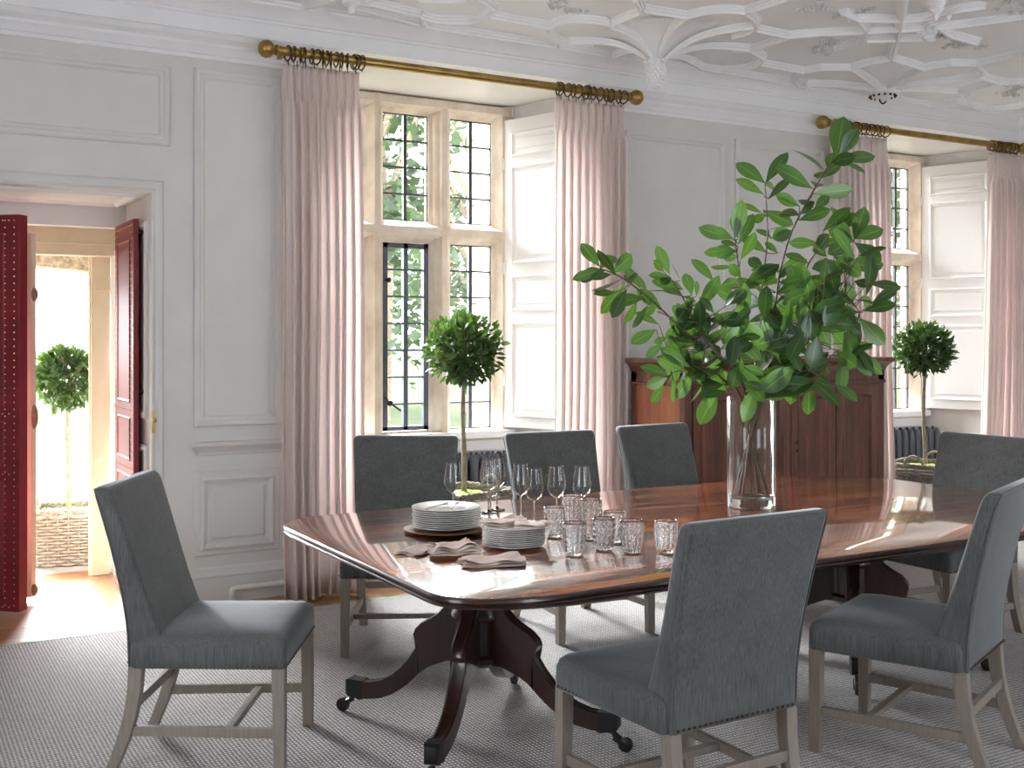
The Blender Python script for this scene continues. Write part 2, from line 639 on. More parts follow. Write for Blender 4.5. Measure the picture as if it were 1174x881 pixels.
# short lengths of chair rail
for (a, b) in ((1.565, 2.10), (4.40, 6.45), (-1.9, 0.05)):
    q = MB()
    pr = [(0, 0.835), (0.008, 0.838), (0.012, 0.855), (0.03, 0.88), (0.048, 0.893), (0.05, 0.912), (0.03, 0.914), (0, 0.916)]
    q.loft([[(x + (0.03 - d) * s, W - d, z) for d, z in pr] for x, s in ((a, 1), (b, -1))])
    struct(q.build('trim_%d' % k, M['paint'], angle=20))
    k += 1
# skirting
for (a, b) in ((XL, DX0 - 0.09), (DX1 + 0.09, c1 - HR), (c1 + HR, c2 - HR), (c2 + HR, XR)):
    q = MB()
    pr = [(0, 0), (0.022, 0), (0.022, 0.145), (0.028, 0.15), (0.028, 0.158), (0.02, 0.17), (0.012, 0.195), (0.004, 0.205), (0, 0.205)]
    q.loft([[(x, W - d, z) for d, z in pr] for x in (a, b)])
    o = struct(q.build('baseboard_back', M['paint'], angle=20))
# door architrave
q = MB()
AR = [(0.0, 0), (0.0, 0.03), (0.012, 0.036), (0.022, 0.026), (0.04, 0.024), (0.058, 0.03), (0.072, 0.012), (0.085, 0.01), (0.085, 0)]
path = [(DX1, 0, 1, 0), (DX1, DZ, 1, 1), (DX0, DZ, -1, 1), (DX0, 0, -1, 0)]
q.loft([[(x + sx * u, W - d, z + sz * u) for (u, d) in AR] for (x, z, sx, sz) in path], cap=False, close=False)
struct(q.build('trim_%d' % k, M['paint'], angle=20))
k += 1
# soffit panel and lintel in the door recess
def soff(x, y, d):
    return (x, y, DZ - d)


q = MB()
q.frame(DX0 + 0.05, DX1 - 0.05, 6.40, 6.95, PRI, soff)
q.box(DX0, 7.02, 2.165, DX1, 7.12, DZ)
q.frame(6.38, 6.98, 1.05, 2.15, PRI, lambda y, z, d: (DX1 - d, y, z))
q.frame(6.38, 6.98, 0.1, 0.9, PRI, lambda y, z, d: (DX1 - d, y, z))
q.frame(7.10, 7.40, 1.05, 2.05, PRI, lambda y, z, d: (DX1 - d, y, z))
q.frame(7.10, 7.40, 0.1, 0.9, PRI, lambda y, z, d: (DX1 - d, y, z))
q.box(DX1, 7.2, 0, DX1 + 0.25, 7.62, 2.3)
struct(q.build('trim_%d' % k, M['reveal'], angle=20))
k += 1

# cream outer doorframe and the cracked-stone lintel outside it
q = MB()
q.box(DX0, 7.28, 2.01, DX1, 7.40, 2.19).box(DX0, 7.12, 2.185, DX1, 7.42, 2.30)
q.box(DX0, 7.30, 2.075, DX1 - 0.03, 7.272, 2.09)
q.box(1.197, 7.42, 0, 1.313, 7.47, 2.05).box(1.187, 7.435, 0, 1.2, 7.455, 2.02)
q.box(DX0, 7.42, 0, 0.30, 7.47, 2.05)
f = struct(q.build('door_3', M['cream'], bevel=0.004, smooth=False), 'cream painted outer door frame')
q = MB()
for z in (0.25, 1.83):
    q.box(1.225, 7.395, z - 0.03, 1.30, 7.425, z + 0.03).tube([(1.31, 7.40, z - 0.05), (1.31, 7.40, z + 0.05)], 0.012)
q.build('hinge', M['cream'], f)
q = MB()
n = 14
lo, hi = [], []
for i in range(n + 1):
    u = i / n
    x = 0.1 + 1.5 * u
    zz = 1.90 + 0.075 * math.sin(PI * u) ** 0.6 + 0.006 * math.sin(u * 40)
    lo.append((x, zz))
for i in range(n):
    (xa, za), (xb, zb) = lo[i], lo[i + 1]
    q.loft([[(xa, y, za + 0.07), (xb, y, zb + 0.07), (xb, y, 2.45), (xa, y, 2.45)] for y in (9.0, 9.3)])
q.box(1.6, 7.62, -0.12, 1.95, 9.3, 2.45).box(-0.25, 7.62, -0.12, 0.1, 9.3, 2.45).box(-0.4, 7.25, 2.45, 2.1, 9.4, 2.6)  # porch side walls and roof added to shade the doorway and potted tree
struct(q.build('trim_%d' % k, M['stone_out'], angle=20), 'weathered stone arched lintel outside the garden door, with an added shading porch')
k += 1

# red leather doors folded back inside the recess
def red_leaf(name, a, b, th, label):
    """leaf from hinge a to free edge b (plan points), studs on both faces"""
    a, b = Vector((a[0], a[1], 0)), Vector((b[0], b[1], 0))
    d = (b - a).normalized()
    nn = Vector((-d.y, d.x, 0))
    w = (b - a).length
    root = empty(name)
    struct(root, label)
    q = MB()
    R = lambda u, z, e: a + d * u + nn * e + Vector((0, 0, z))
    ring = [(0, -th / 2), (w, -th / 2), (w, th / 2), (0, th / 2)]
    q.loft([[R(u, z, e) for u, e in ring] for z in (0.015, 2.172)])
    for s in (-1, 1):
        for (z0, z1) in ((0.10, 0.72), (0.80, 1.05), (1.13, 2.07)):
            q.frame(0.09, w - 0.09, z0, z1, [(0, 0), (0.004, 0.006), (0.012, 0.006), (0.016, 0.0015)], lambda u, z, e: R(u, z, s * (th / 2 + e)))
    q.build('leather_leaf', M['leather'], root, bevel=0.004, smooth=False)
    q = MB()
    for s in (-1, 1):
        for u in (0.03, 0.085, w - 0.085, w - 0.03):
            z = 0.05
            while z < 2.15:
                p = R(u, z, s * th / 2)
                q.sphere(p, 0.0042, 5, 3)
                z += 0.038
        for z in (0.04, 0.76, 1.09, 2.14):
            u = 0.03
            while u < w - 0.03:
                q.sphere(R(u, z, s * th / 2), 0.0042, 5, 3)
                u += 0.038
    tag(q.build('stud_trim', M['stud'], root), kind='stuff')
    return root


red_leaf('door_1', (0.27, 6.98), (0.715, 6.60), 0.075, 'red leather door leaf with brass studs, left of the doorway')
rl = red_leaf('door_2', (1.286, 7.03), (1.286, 6.485), 0.03, 'red leather door leaf with brass studs, right of the doorway')
q = MB()
for z in (0.3, 1.2, 2.1):
    q.tube([(1.313, 6.99, z - 0.06), (1.313, 6.99, z + 0.06)], 0.011).box(1.30, 6.50, z - 0.012, 1.329, 6.60, z + 0.012)
q.build('hinge', M['iron'], rl)
# brass latch plate on the architrave
q = MB()
q.box(1.332, 6.285, 0.98, 1.345, 6.31, 1.10).tube([(1.338, 6.285, 1.05), (1.338, 6.26, 1.05)], 0.008).sphere((1.338, 6.258, 1.05), 0.013)
tag(q.build('door_latch', M['brass']), 'small brass latch on the doorway frame above the grey chair back', 'latch')
# weathered glazed garden door, opened inwards behind the red leaf
root = struct(empty('door_4'), 'weathered garden door opened behind the red leather leaf')
q = MB()
a, b = Vector((0.33, 7.36, 0)), Vector((0.80, 6.90, 0))
d = (b - a).normalized()
for (u0, u1, z0, z1) in ((0, 0.09, 0.02, 2.1), (0.57, 0.66, 0.02, 2.1), (0.09, 0.57, 0.02, 0.4), (0.09, 0.57, 1.98, 2.1), (0.09, 0.57, 1.1, 1.14)):
    pa, pb = a + d * u0, a + d * u1
    q.bar(pa + Vector((0, 0, (z0 + z1) / 2)), pb + Vector((0, 0, (z0 + z1) / 2)), 0.042, z1 - z0)
q.build('door_frame', M['cream'], root, bevel=0.003, smooth=False)
q = MB()
q.bar(a + d * 0.09 + Vector((0, 0, 1.2)), a + d * 0.57 + Vector((0, 0, 1.2)), 0.006, 1.6)
q.build('glass_pane', M['pane'], root, smooth=False)
q = MB()
for z, s in ((0.06, 0.035), (1.05, 0.07), (1.75, 0.04)):
    q.sphere(b + Vector((0.004, -0.004, z)), 0.022, 8, 6, s / 0.022)
q.build('door_bolt', M['bark'], root)

# ------------------------------------------------------------------ stone windows
def window(c, idx):
    root = empty('window_%d' % idx, (c, 0, 0))
    struct(root, 'tall stone mullioned window with leaded panes, %s' % ('between the near pink curtains' if idx == 1 else 'between the far pink curtains'))
    lights = [(-0.67, -0.325), (-0.175, 0.17), (0.34, 0.675)]
    st = MB()

    def mull(x0, x1, z0, z1):
        w = (x1 - x0) / 2
        m = (x0 + x1) / 2
        nb = min(0.022, w * 0.4)
        pl = [(-nb, 6.985), (nb, 6.985), (nb + 0.008, 7.01), (w * 0.62, 7.03), (w * 0.72, 7.055), (w, 7.075), (w, 7.135), (nb, 7.21),
              (-nb, 7.21), (-w, 7.135), (-w, 7.075), (-w * 0.72, 7.055), (-w * 0.62, 7.03), (-nb - 0.008, 7.01)]
        st.prism([(m + x, y) for x, y in pl], z0, z1)

    mull(-0.325, -0.175, 0.80, 3.16)
    mull(0.17, 0.34, 0.80, 3.16)
    mull(-0.80, -0.67, 0.80, 3.16)
    mull(0.675, 0.80, 0.80, 3.16)

    def rail(z0, z1, hy=0.0):
        w = (z1 - z0) / 2
        m = (z0 + z1) / 2
        nb = w * 0.35
        pl = [(-nb, 6.98 - hy), (nb, 6.98 - hy), (w * 0.6, 7.02), (w * 0.7, 7.05), (w, 7.078), (w, 7.132), (nb, 7.205), (-nb, 7.205), (-w, 7.132),
              (-w, 7.078), (-w * 0.7, 7.05), (-w * 0.6, 7.02)]
        st.loft([[(x, y, m + z) for z, y in pl] for x in (-0.79, 0.79)])

    rail(2.165, 2.315)
    rail(3.055, 3.20)
    rail(0.74, 0.855)
    st.box(-0.79, 7.035, 3.12, 0.79, 7.22, 3.172)
    o = st.build('stone_frame', M['stone'], root, angle=30)
    tg = MB()
    lead = MB()
    for li, (x0, x1) in enumerate(lights):
        for (z0, z1, rows) in ((2.315, 3.055, 4), (0.855, 2.165, 7)):
            cas = (li == 1 and rows == 7)
            i = 0.036 if cas else 0.0
            tg.box(x0 + i, 7.098, z0 + i, x1 - i, 7.102, z1 - i)
            if cas:
                continue
            lead.box((x0 + x1) / 2 - 0.012, 7.088, z0, (x0 + x1) / 2 + 0.012, 7.112, z1)
            for r in range(1, rows):
                z = z0 + (z1 - z0) * r / rows
                lead.box(x0, 7.09, z - 0.0055, x1, 7.11, z + 0.0055)
            for x in (x0 + 0.004, x1 - 0.004):
                lead.box(x - 0.004, 7.09, z0, x + 0.004, 7.11, z1)
            for z in (z0 + 0.004, z1 - 0.004):
                lead.box(x0, 7.09, z - 0.004, x1, 7.11, z + 0.004)
    tg.build('glass_pane', M['pane'], root, smooth=False)
    lead.build('glazing_bars', M['lead'], root, smooth=False)
    cs = MB()
    x0, x1 = lights[1]
    z0, z1 = 0.86, 2.16
    for (a0, b0, a1, b1) in ((x0, z0, x0 + 0.036, z1), (x1 - 0.036, z0, x1, z1), (x0, z0, x1, z0 + 0.03), (x0, z1 - 0.036, x1, z1)):
        cs.box(a0, 7.075, b0, a1, 7.115, b1)
    m = (x0 + x1) / 2
    cs.box(m - 0.016, 7.075, z0, m + 0.016, 7.115, z1)
    for r in range(1, 7):
        z = z0 + (z1 - z0) * r / 7
        cs.box(x0, 7.082, z - 0.006, x1, 7.112, z + 0.006)
    ca = cs.build('casement', M['slate'], root, smooth=False)
    h = MB()
    h.sphere((x0 + 0.035, 7.055, 1.90), 0.02).tube([(x0 + 0.02, 7.075, 1.90), (x0 + 0.035, 7.05, 1.90)], 0.008)
    h.sphere((x0 + 0.045, 7.05, 1.055), 0.022).tube([(x0 + 0.01, 7.07, 1.10), (x0 + 0.045, 7.05, 1.055), (x0 + 0.12, 7.04, 1.00)], 0.007)
    h.build('casement_handle', M['iron'], ca)
    q = MB()     # white sill board, plaster returns and apron panel under it
    q.box(-0.79, 6.93, 0.795, 0.79, 7.03, 0.845)
    q.box(-0.785, 6.985, 0.70, 0.785, 7.03, 0.795)
    q.box(-0.82, 6.99, 0.80, -0.745, 7.05, 3.17).box(0.745, 6.99, 0.80, 0.82, 7.05, 3.17)
    q.frame(-0.70, 0.70, 0.12, 0.66, PRI, lambda x, z, dd: (x, 7.02 - dd, z))
    q.build('window_sill', M['reveal'], root, bevel=0.004, smooth=False)
    for s in (-1, 1):
        A = Vector((s * (HO + 0.0), 6.99, 0))
        B = Vector((s * (HR - 0.006), 6.365, 0))
        dd = (B - A).normalized()
        nn = Vector((-dd.y, dd.x, 0))
        if nn.x * s > 0:
            nn = -nn
        L = (B - A).length
        R = lambda u, z, e: A + dd * u + nn * (e + 0.028) + Vector((0, 0, z))
        q = MB()
        q.loft([[A + dd * u + nn * e + Vector((0, 0, z)) for u, e in ((0, 0.004), (L, 0.004), (L, 0.028), (0, 0.028))] for z in (0.865, 3.062)])
        sp = q.build('shutter', M['reveal'], root, bevel=0.003, smooth=False)
        q = MB()
        SH = [(0, 0.0), (0.0, 0.003), (0.006, 0.004), (0.02, -0.004 + 0.002), (0.03, 0.001), (0.045, 0.006)]
        SH = [(0, 0.0), (0.002, 0.008), (0.012, 0.012), (0.022, 0.004), (0.03, 0.001), (0.05, 0.001), (0.058, 0.005)]
        for (z0_, z1_) in ((2.79, 2.97), (2.03, 2.73), (1.69, 1.95), (0.94, 1.62)):
            q.frame(0.07, L - 0.06, z0_, z1_, SH, R)
        for (z0_, z1_) in ((0.10, 0.66),):
            q.frame(0.07, L - 0.06, z0_, z1_, SH, lambda u, z, e: R(u, z, e - 0.022))
        q.build('shutter_panel', M['reveal'], sp, angle=20)
        q = MB()
        for z in (1.20, 2.0, 2.75):
            q.tube([A + nn * 0.03 + Vector((0, 0, z - 0.04)), A + nn * 0.03 + Vector((0, 0, z + 0.04))], 0.008)
        q.build('hinge', M['reveal'], sp)
    return root


for i, (c, _) in enumerate(WINS):
    window(c, i + 1)

# ------------------------------------------------------------------ ribbed plaster ceiling
RIBS=[
[(2.621,5.609),(2.745,5.556),(2.858,5.491)],
[(2.748,5.881),(2.776,5.906),(2.869,5.935),(2.979,5.903),(3.069,5.841),(3.094,5.724),(3.071,5.577),(3.036,5.53),(2.941,5.462),(2.849,5.423)],
[(3.107,5.696),(3.553,5.713)],
[(2.334,5.922),(2.566,5.966),(2.876,6.058),(3.314,6.074),(3.812,6.075)],
[(2.331,5.811),(2.449,5.818),(2.748,5.881)],
[(2.121,6.045),(2.215,5.841)],
[(2.361,5.794),(2.457,5.594)],
[(2.868,6.041),(2.776,5.906)],
[(3.821,6.07),(4.275,6.105)],
[(3.543,5.697),(3.542,5.591),(3.613,5.508),(3.774,5.479),(3.839,5.528)],
[(3.543,5.697),(3.6,5.819),(3.649,5.882),(3.741,5.963),(3.83,5.979),(3.98,5.905)],
[(3.834,5.53),(3.825,5.184),(3.658,5.014)],
[(3.813,5.152),(4.125,5.133)],
[(4.125,5.133),(4.153,5.016),(4.226,4.935),(4.342,4.898)],
[(4.348,4.904),(4.366,4.758),(4.377,4.602),(4.369,4.428)],
[(4.36,4.917),(4.476,4.973),(4.581,5.059),(4.658,5.19),(4.64,5.337)],
[(4.659,5.145),(4.946,5.162)],
[(4.931,5.147),(5.075,4.996),(5.254,4.849)],
[(4.836,5.563),(4.949,5.523),(4.957,5.369),(4.946,5.162)],
[(4.964,5.54),(5.091,5.597),(5.191,5.673),(5.266,5.824),(5.25,5.948),(5.125,6.078),(4.997,6.064)],
[(5.263,5.769),(5.685,5.787)],
[(4.275,6.105),(4.655,6.062),(5.002,6.061),(5.354,6.066),(5.897,6.101),(6.441,6.161)],
[(5.685,5.787),(5.716,5.652),(5.895,5.55)],
[(5.895,5.55),(5.887,5.356),(5.944,5.242)],
[(5.925,5.225),(6.33,5.3)],
[(5.685,5.787),(5.789,5.971),(5.888,6.073),(6.058,6.14),(6.316,6.129)],
[(5.975,6.056),(6.191,5.965),(6.614,5.924)],
[(5.914,5.568),(6.614,5.924)],
[(6.351,5.317),(6.614,5.924)],
[(6.614,5.924),(6.728,5.625),(6.838,5.37),(6.77,5.165)],
[(6.614,5.924),(6.869,5.743),(7.161,5.679),(7.138,5.357)],
[(6.614,5.924),(7.184,6.177)],
[(6.441,6.161),(7.184,6.177),(7.84,6.2),(8.746,6.248)],
[(6.33,5.3),(6.38,5.116),(6.55,5.046)],
[(6.55,5.046),(6.554,4.838),(6.533,4.667),(6.522,4.376)],
[(6.55,5.046),(6.709,5.112),(6.815,5.199),(6.869,5.321)],
[(6.833,5.249),(7.181,5.316),(7.288,5.207),(7.436,5.058)],
[(7.138,5.357),(7.181,5.316)],
[(7.184,6.177),(7.345,6.123),(7.444,6.027),(7.464,5.902),(7.396,5.793),(7.161,5.679)],
[(7.467,5.938),(7.955,5.97),(8.055,5.755),(8.213,5.587)],
[(4.707,4.064),(4.945,4.276),(5.402,4.697),(5.944,5.242)],
[(4.977,4.706),(5.254,4.568)],
[(5.273,4.838),(5.408,4.716),(5.554,4.566),(5.679,4.43),(5.823,4.16)],
[(5.427,4.98),(5.568,4.876),(5.764,4.739)],
[(5.254,4.568),(5.349,4.472),(5.365,4.302),(5.451,4.136)],
[(5.41,5.234),(5.432,5.122),(5.399,4.996),(5.303,4.866),(5.147,4.756),(4.994,4.675),(4.853,4.635)],
[(5.547,4.548),(5.709,4.61),(5.839,4.65),(6.08,4.677)],
[(5.56,4.584),(5.459,4.513),(5.473,4.401)],
]

def rib(path, zf=None, w=0.064, ws=None):
    q = MB()
    prof = [(-0.5, 0), (-0.46, 0.012), (-0.34, 0.016), (-0.30, 0.03), (-0.17, 0.036), (-0.12, 0.052), (0.12, 0.052), (0.17, 0.036), (0.30, 0.03),
            (0.34, 0.016), (0.46, 0.012), (0.5, 0)]
    pts = [Vector((p[0], p[1], 0)) for p in path]
    rings = []
    for i, p in enumerate(pts):
        a = (p - pts[i - 1]).normalized() if i else None
        b = (pts[i + 1] - p).normalized() if i < len(pts) - 1 else None
        t = ((a or b) + (b or a)).normalized()
        s = Vector((-t.y, t.x, 0))
        sc = 1.0
        if a and b:
            sc = 1 / max(0.6, math.sqrt((1 + a.dot(b)) / 2))
        z = zf[i] if zf else CZ
        rings.append([p + s * (u * w * sc * (ws[i] if ws else 1)) + Vector((0, 0, z - dd * (0.85 if ws is None else 0.85 * ws[i]))) for u, dd in prof])
    q.loft(rings, cap=True, close=True)
    return q


def smooth_path(p):
    if len(p) < 3:
        return p
    out = []
    for i in range(len(p) - 1):
        p0, p1, p2, p3 = p[max(i - 1, 0)], p[i], p[i + 1], p[min(i + 2, len(p) - 1)]
        for s in range(3):
            t = s / 3
            out.append(tuple(0.5 * (2 * b + (c - a) * t + (2 * a - 5 * b + 4 * c - d) * t * t + (3 * b - a - 3 * c + d) * t ** 3)
                             for a, b, c, d in zip(p0, p1, p2, p3)))
    out.append(p[-1])
    return out


SMOOTH = {1, 9, 10, 13, 15, 19, 25, 31 - 2, 35, 38, 45}
for i, p in enumerate(RIBS):
    path = smooth_path(p) if (len(p) >= 4) else p
    struct(rib(path).build('trim_%d' % k, M['ceiling'], angle=20))
    k += 1
# pendant with its fan of ribs
PC = (4.27, 5.63)
ends = [(3.83, 5.95), (4.27, 6.10), (3.839, 5.528), (4.13, 5.14), (4.60, 5.10), (4.925, 5.512), (4.997, 6.064)]
for e in ends:
    n = 12
    path, zf = [], []
    for i in range(n + 1):
        u = i / n
        r = 1 - u * 0.94
        path.append((PC[0] + (e[0] - PC[0]) * r, PC[1] + (e[1] - PC[1]) * r))
        zf.append(CZ - 0.165 * u ** 3.2)
    struct(rib(path, zf, 0.06, [1 - 0.62 * (i / n) ** 2 for i in range(n + 1)]).build('trim_%d' % k, M['ceiling'], angle=20))
    k += 1
q = MB()
prof = []
for i in range(12):
    u = i / 11
    prof.append((0.40 * (1 - u) + 0.018, CZ - 0.005 - 0.17 * u ** 3.2))
q.lathe([(r, z) for r, z in prof], (PC[0], PC[1], 0), 32)
struct(q.build('trim_%d' % k, M['ceiling']))
k += 1


def pendant(x, y, z, s, name_label):
    root = struct(empty('trim_%d' % k, (x, y, z)), name_label)
    q = MB()
    fruit = [(0.004, -0.160), (0.018, -0.150), (0.034, -0.130), (0.050, -0.095), (0.059, -0.06), (0.056, -0.03), (0.04, -0.012), (0.03, 0.0), (0.028, 0.03)]
    q.lathe([(r * s, zz * s) for r, zz in fruit], (0, 0, 0), 20)
    for j in range(7):
        zz = -0.14 + j * 0.019
        rr = (0.022, 0.037, 0.048, 0.056, 0.060, 0.059, 0.052)[j]
        for i2 in range(13):
            a = 2 * PI * (i2 + (j % 2) * 0.5) / 13
            q.sphere((rr * s * math.cos(a), rr * s * math.sin(a), zz * s), 0.0115 * s, 6, 4)
    q.build('fruit', M['ceiling'], root)
    q = MB()
    for i2 in range(9):
        a = 2 * PI * i2 / 9
        q.sphere((0.066 * s * math.cos(a), 0.066 * s * math.sin(a), 0.004 * s), 0.023 * s, 7, 5, 0.75)
    q.lathe([(0.045 * s, -0.02 * s), (0.06 * s, 0.0), (0.045 * s, 0.03 * s)], (0, 0, 0), 18)
    q.build('collar', M['ceiling'], root)
    return root


pendant(PC[0], PC[1], 3.225, 1.0, 'white plaster pinecone pendant hanging from the ribs')
k += 1
pendant(5.55, 4.62, 3.46, 1.0, 'white plaster boss at the crossing of the ribs')
k += 1
q = MB()
q.lathe([(0.004, 3.285), (0.012, 3.30), (0.018, 3.315), (0.014, 3.322), (0.03, 3.335), (0.045, 3.35), (0.04, 3.36), (0.06, 3.38), (0.08, 3.40)], (5.19, 4.26, 0), 16)
struct(q.build('trim_%d' % k, M['ceiling']), 'turned plaster pendant at the top edge')
k += 1
q = MB()
q.lathe([(0.008, 3.28), (0.02, 3.29), (0.022, 3.32), (0.05, 3.34), (0.045, 3.36), (0.08, 3.40)], (2.29, 5.78, 0), 16)
struct(q.build('trim_%d' % k, M['ceiling']), 'small plaster drop above the near curtain')
k += 1
# boss with an iron hanging ring over the cabinet
bx, by = 6.63, 5.93
q = MB()
q.lathe([(0.13, CZ), (0.12, CZ - 0.055), (0.07, CZ - 0.075), (0.012, CZ - 0.11)], (bx, by, 0), 16)
ring_root = q.build('ceiling_rose', M['ceiling'])
tag(ring_root, 'flat plaster rose in the ribbed ceiling above the far window, with iron ring', 'ceiling rose')
for i in range(14):
    a = 2 * PI * i / 14
    q = MB()
    q.sphere((bx + 0.095 * math.cos(a), by + 0.095 * math.sin(a), CZ - 0.072), 0.010, 6, 4)
    q.build('bead', M['iron'], ring_root)
q = MB()
q.tube([(bx + 0.035 * math.cos(a), by, CZ - 0.11 + 0.035 * math.sin(a) + 0.02) for a in [2 * PI * i / 16 for i in range(17)]], 0.006)
q.build('hanging_ring', M['iron'], ring_root)
# plaster sprays of leaves and flowers in the fields
for (x, y, a0, s) in ((3.35, 5.33, 0.5, 1), (4.80, 4.67, -0.5, 1.0), (5.35, 5.27, 0.9, 0.9), (6.03, 4.76, 0.3, 1.0), (5.62, 4.10, 0.2, 1), (7.55, 5.5, 0.6, 0.9)):
    q = MB()
    rr = random.Random(int(x * 100))
    for i in range(46):
        u = rr.uniform(-1, 1)
        v = rr.gauss(0, 0.35) * (1 - u * u * 0.6)
        px, py = u * 0.24 * s, v * 0.11 * s + 0.05 * math.sin(u * 4) * s
        X = x + px * math.cos(a0) - py * math.sin(a0)
        Y = y + px * math.sin(a0) + py * math.cos(a0)
        ang = rr.uniform(0, 6.28)
        l = rr.uniform(0.012, 0.03)
        q.tube([(X - l * math.cos(ang), Y - l * math.sin(ang), CZ), (X, Y, CZ - 0.012), (X + l * math.cos(ang), Y + l * math.sin(ang), CZ)],
               [0.002, rr.uniform(0.007, 0.012), 0.002], 6)
    struct(q.build('trim_%d' % k, M['relief']), 'plaster spray of leaves on the ceiling')
    k += 1
# ------------------------------------------------------------------ rug, table, chairs
RZ = 0.012
q = MB()
q.box(-1.6, -1.2, 0.001, 7.9, 5.90, RZ)
rug = tag(q.build('rug', M['rug'], smooth=False), 'large woven beige sisal rug under the dining table', 'rug')
q = MB()
for (a, b, c, d) in ((-1.63, 5.90, 7.93, 5.93), (-1.63, -1.23, 7.93, -1.2), (-1.63, -1.2, -1.6, 5.9), (7.9, -1.2, 7.93, 5.9)):
    q.box(a, b, 0.001, c, d, RZ + 0.001)
q.build('rug_binding', M['rug_edge'], rug, smooth=False)


def table_top_outline(inset, x0, x1, n=10):
    X0, X1, Y0, Y1 = 1.465 + inset, 4.87 - inset, 2.85 + inset, 4.66 - inset
    out = []
    for (cx, cy, a0, rx, ry) in ((X1, Y1, 0, 0.55, 0.5), (X0, Y1, 90, 0.30, 0.26), (X0, Y0, 180, 0.34, 0.22), (X1, Y0, 270, 0.75, 0.55)):
        sx = 1 if cx == X1 else -1
        sy = 1 if cy == Y1 else -1
        for i in range(n + 1):
            a = math.radians(a0 + 90 * i / n)
            ca, sa = math.cos(a), math.sin(a)
            p = 2 / 2.15
            out.append((cx - sx * rx + rx * math.copysign(abs(ca) ** p, ca), cy - sy * ry + ry * math.copysign(abs(sa) ** p, sa)))
    return out


TZ = 0.727
root = empty('dining_table', (3.1, 3.75, RZ))
tag(root, 'long polished mahogany pedestal dining table on castors', 'table')
Q = lambda pts, z: [(x - 3.1, y - 3.75, z - RZ) for x, y in pts]
q = MB()
ed = [(0.012, TZ - 0.036), (0.003, TZ - 0.033), (0.0, TZ - 0.026), (0.004, TZ - 0.022), (0.0035, TZ - 0.019), (0.0, TZ - 0.014), (0.001, TZ - 0.006), (0.006, TZ - 0.001), (0.010, TZ)]
q.loft([Q(table_top_outline(i, 0, 0), z) for i, z in ed[:-1]])
q.build('table_edge', M['mahogany_dark'], root, angle=40)
q = MB()
q.loft([Q(table_top_outline(i, 0, 0), z) for i, z in ((0.007, TZ - 0.0012), (0.010, TZ))])
q.build('table_top', M['mahogany'], root, angle=40)
q = MB()
q.loft([Q(table_top_outline(0.09, 0, 0), z) for z in (TZ - 0.062, TZ - 0.037)])
q.box(-1.35, -0.30, TZ - 0.12 - RZ, 1.3, -0.24, TZ - 0.062 - RZ).box(-1.35, 0.24, TZ - 0.12 - RZ, 1.3, 0.30, TZ - 0.062 - RZ)
q.build('bearer_frame', M['mahogany_dark'], root, smooth=False)
LEGP_UP = [(0.03, 0.60), (0.085, 0.54), (0.11, 0.485), (0.15, 0.44), (0.19, 0.415), (0.225, 0.395), (0.25, 0.37), (0.257, 0.35), (0.25, 0.333), (0.235, 0.325),
           (0.245, 0.30), (0.275, 0.255), (0.31, 0.215), (0.35, 0.18), (0.40, 0.152), (0.45, 0.138), (0.495, 0.135)]
LEGP_LO = [(0.03, 0.25), (0.085, 0.262), (0.11, 0.262), (0.14, 0.25), (0.17, 0.238), (0.19, 0.228), (0.21, 0.215), (0.22, 0.207), (0.23, 0.20), (0.24, 0.19),
           (0.26, 0.17), (0.285, 0.148), (0.315, 0.125), (0.355, 0.10), (0.40, 0.082), (0.45, 0.072), (0.495, 0.068)]


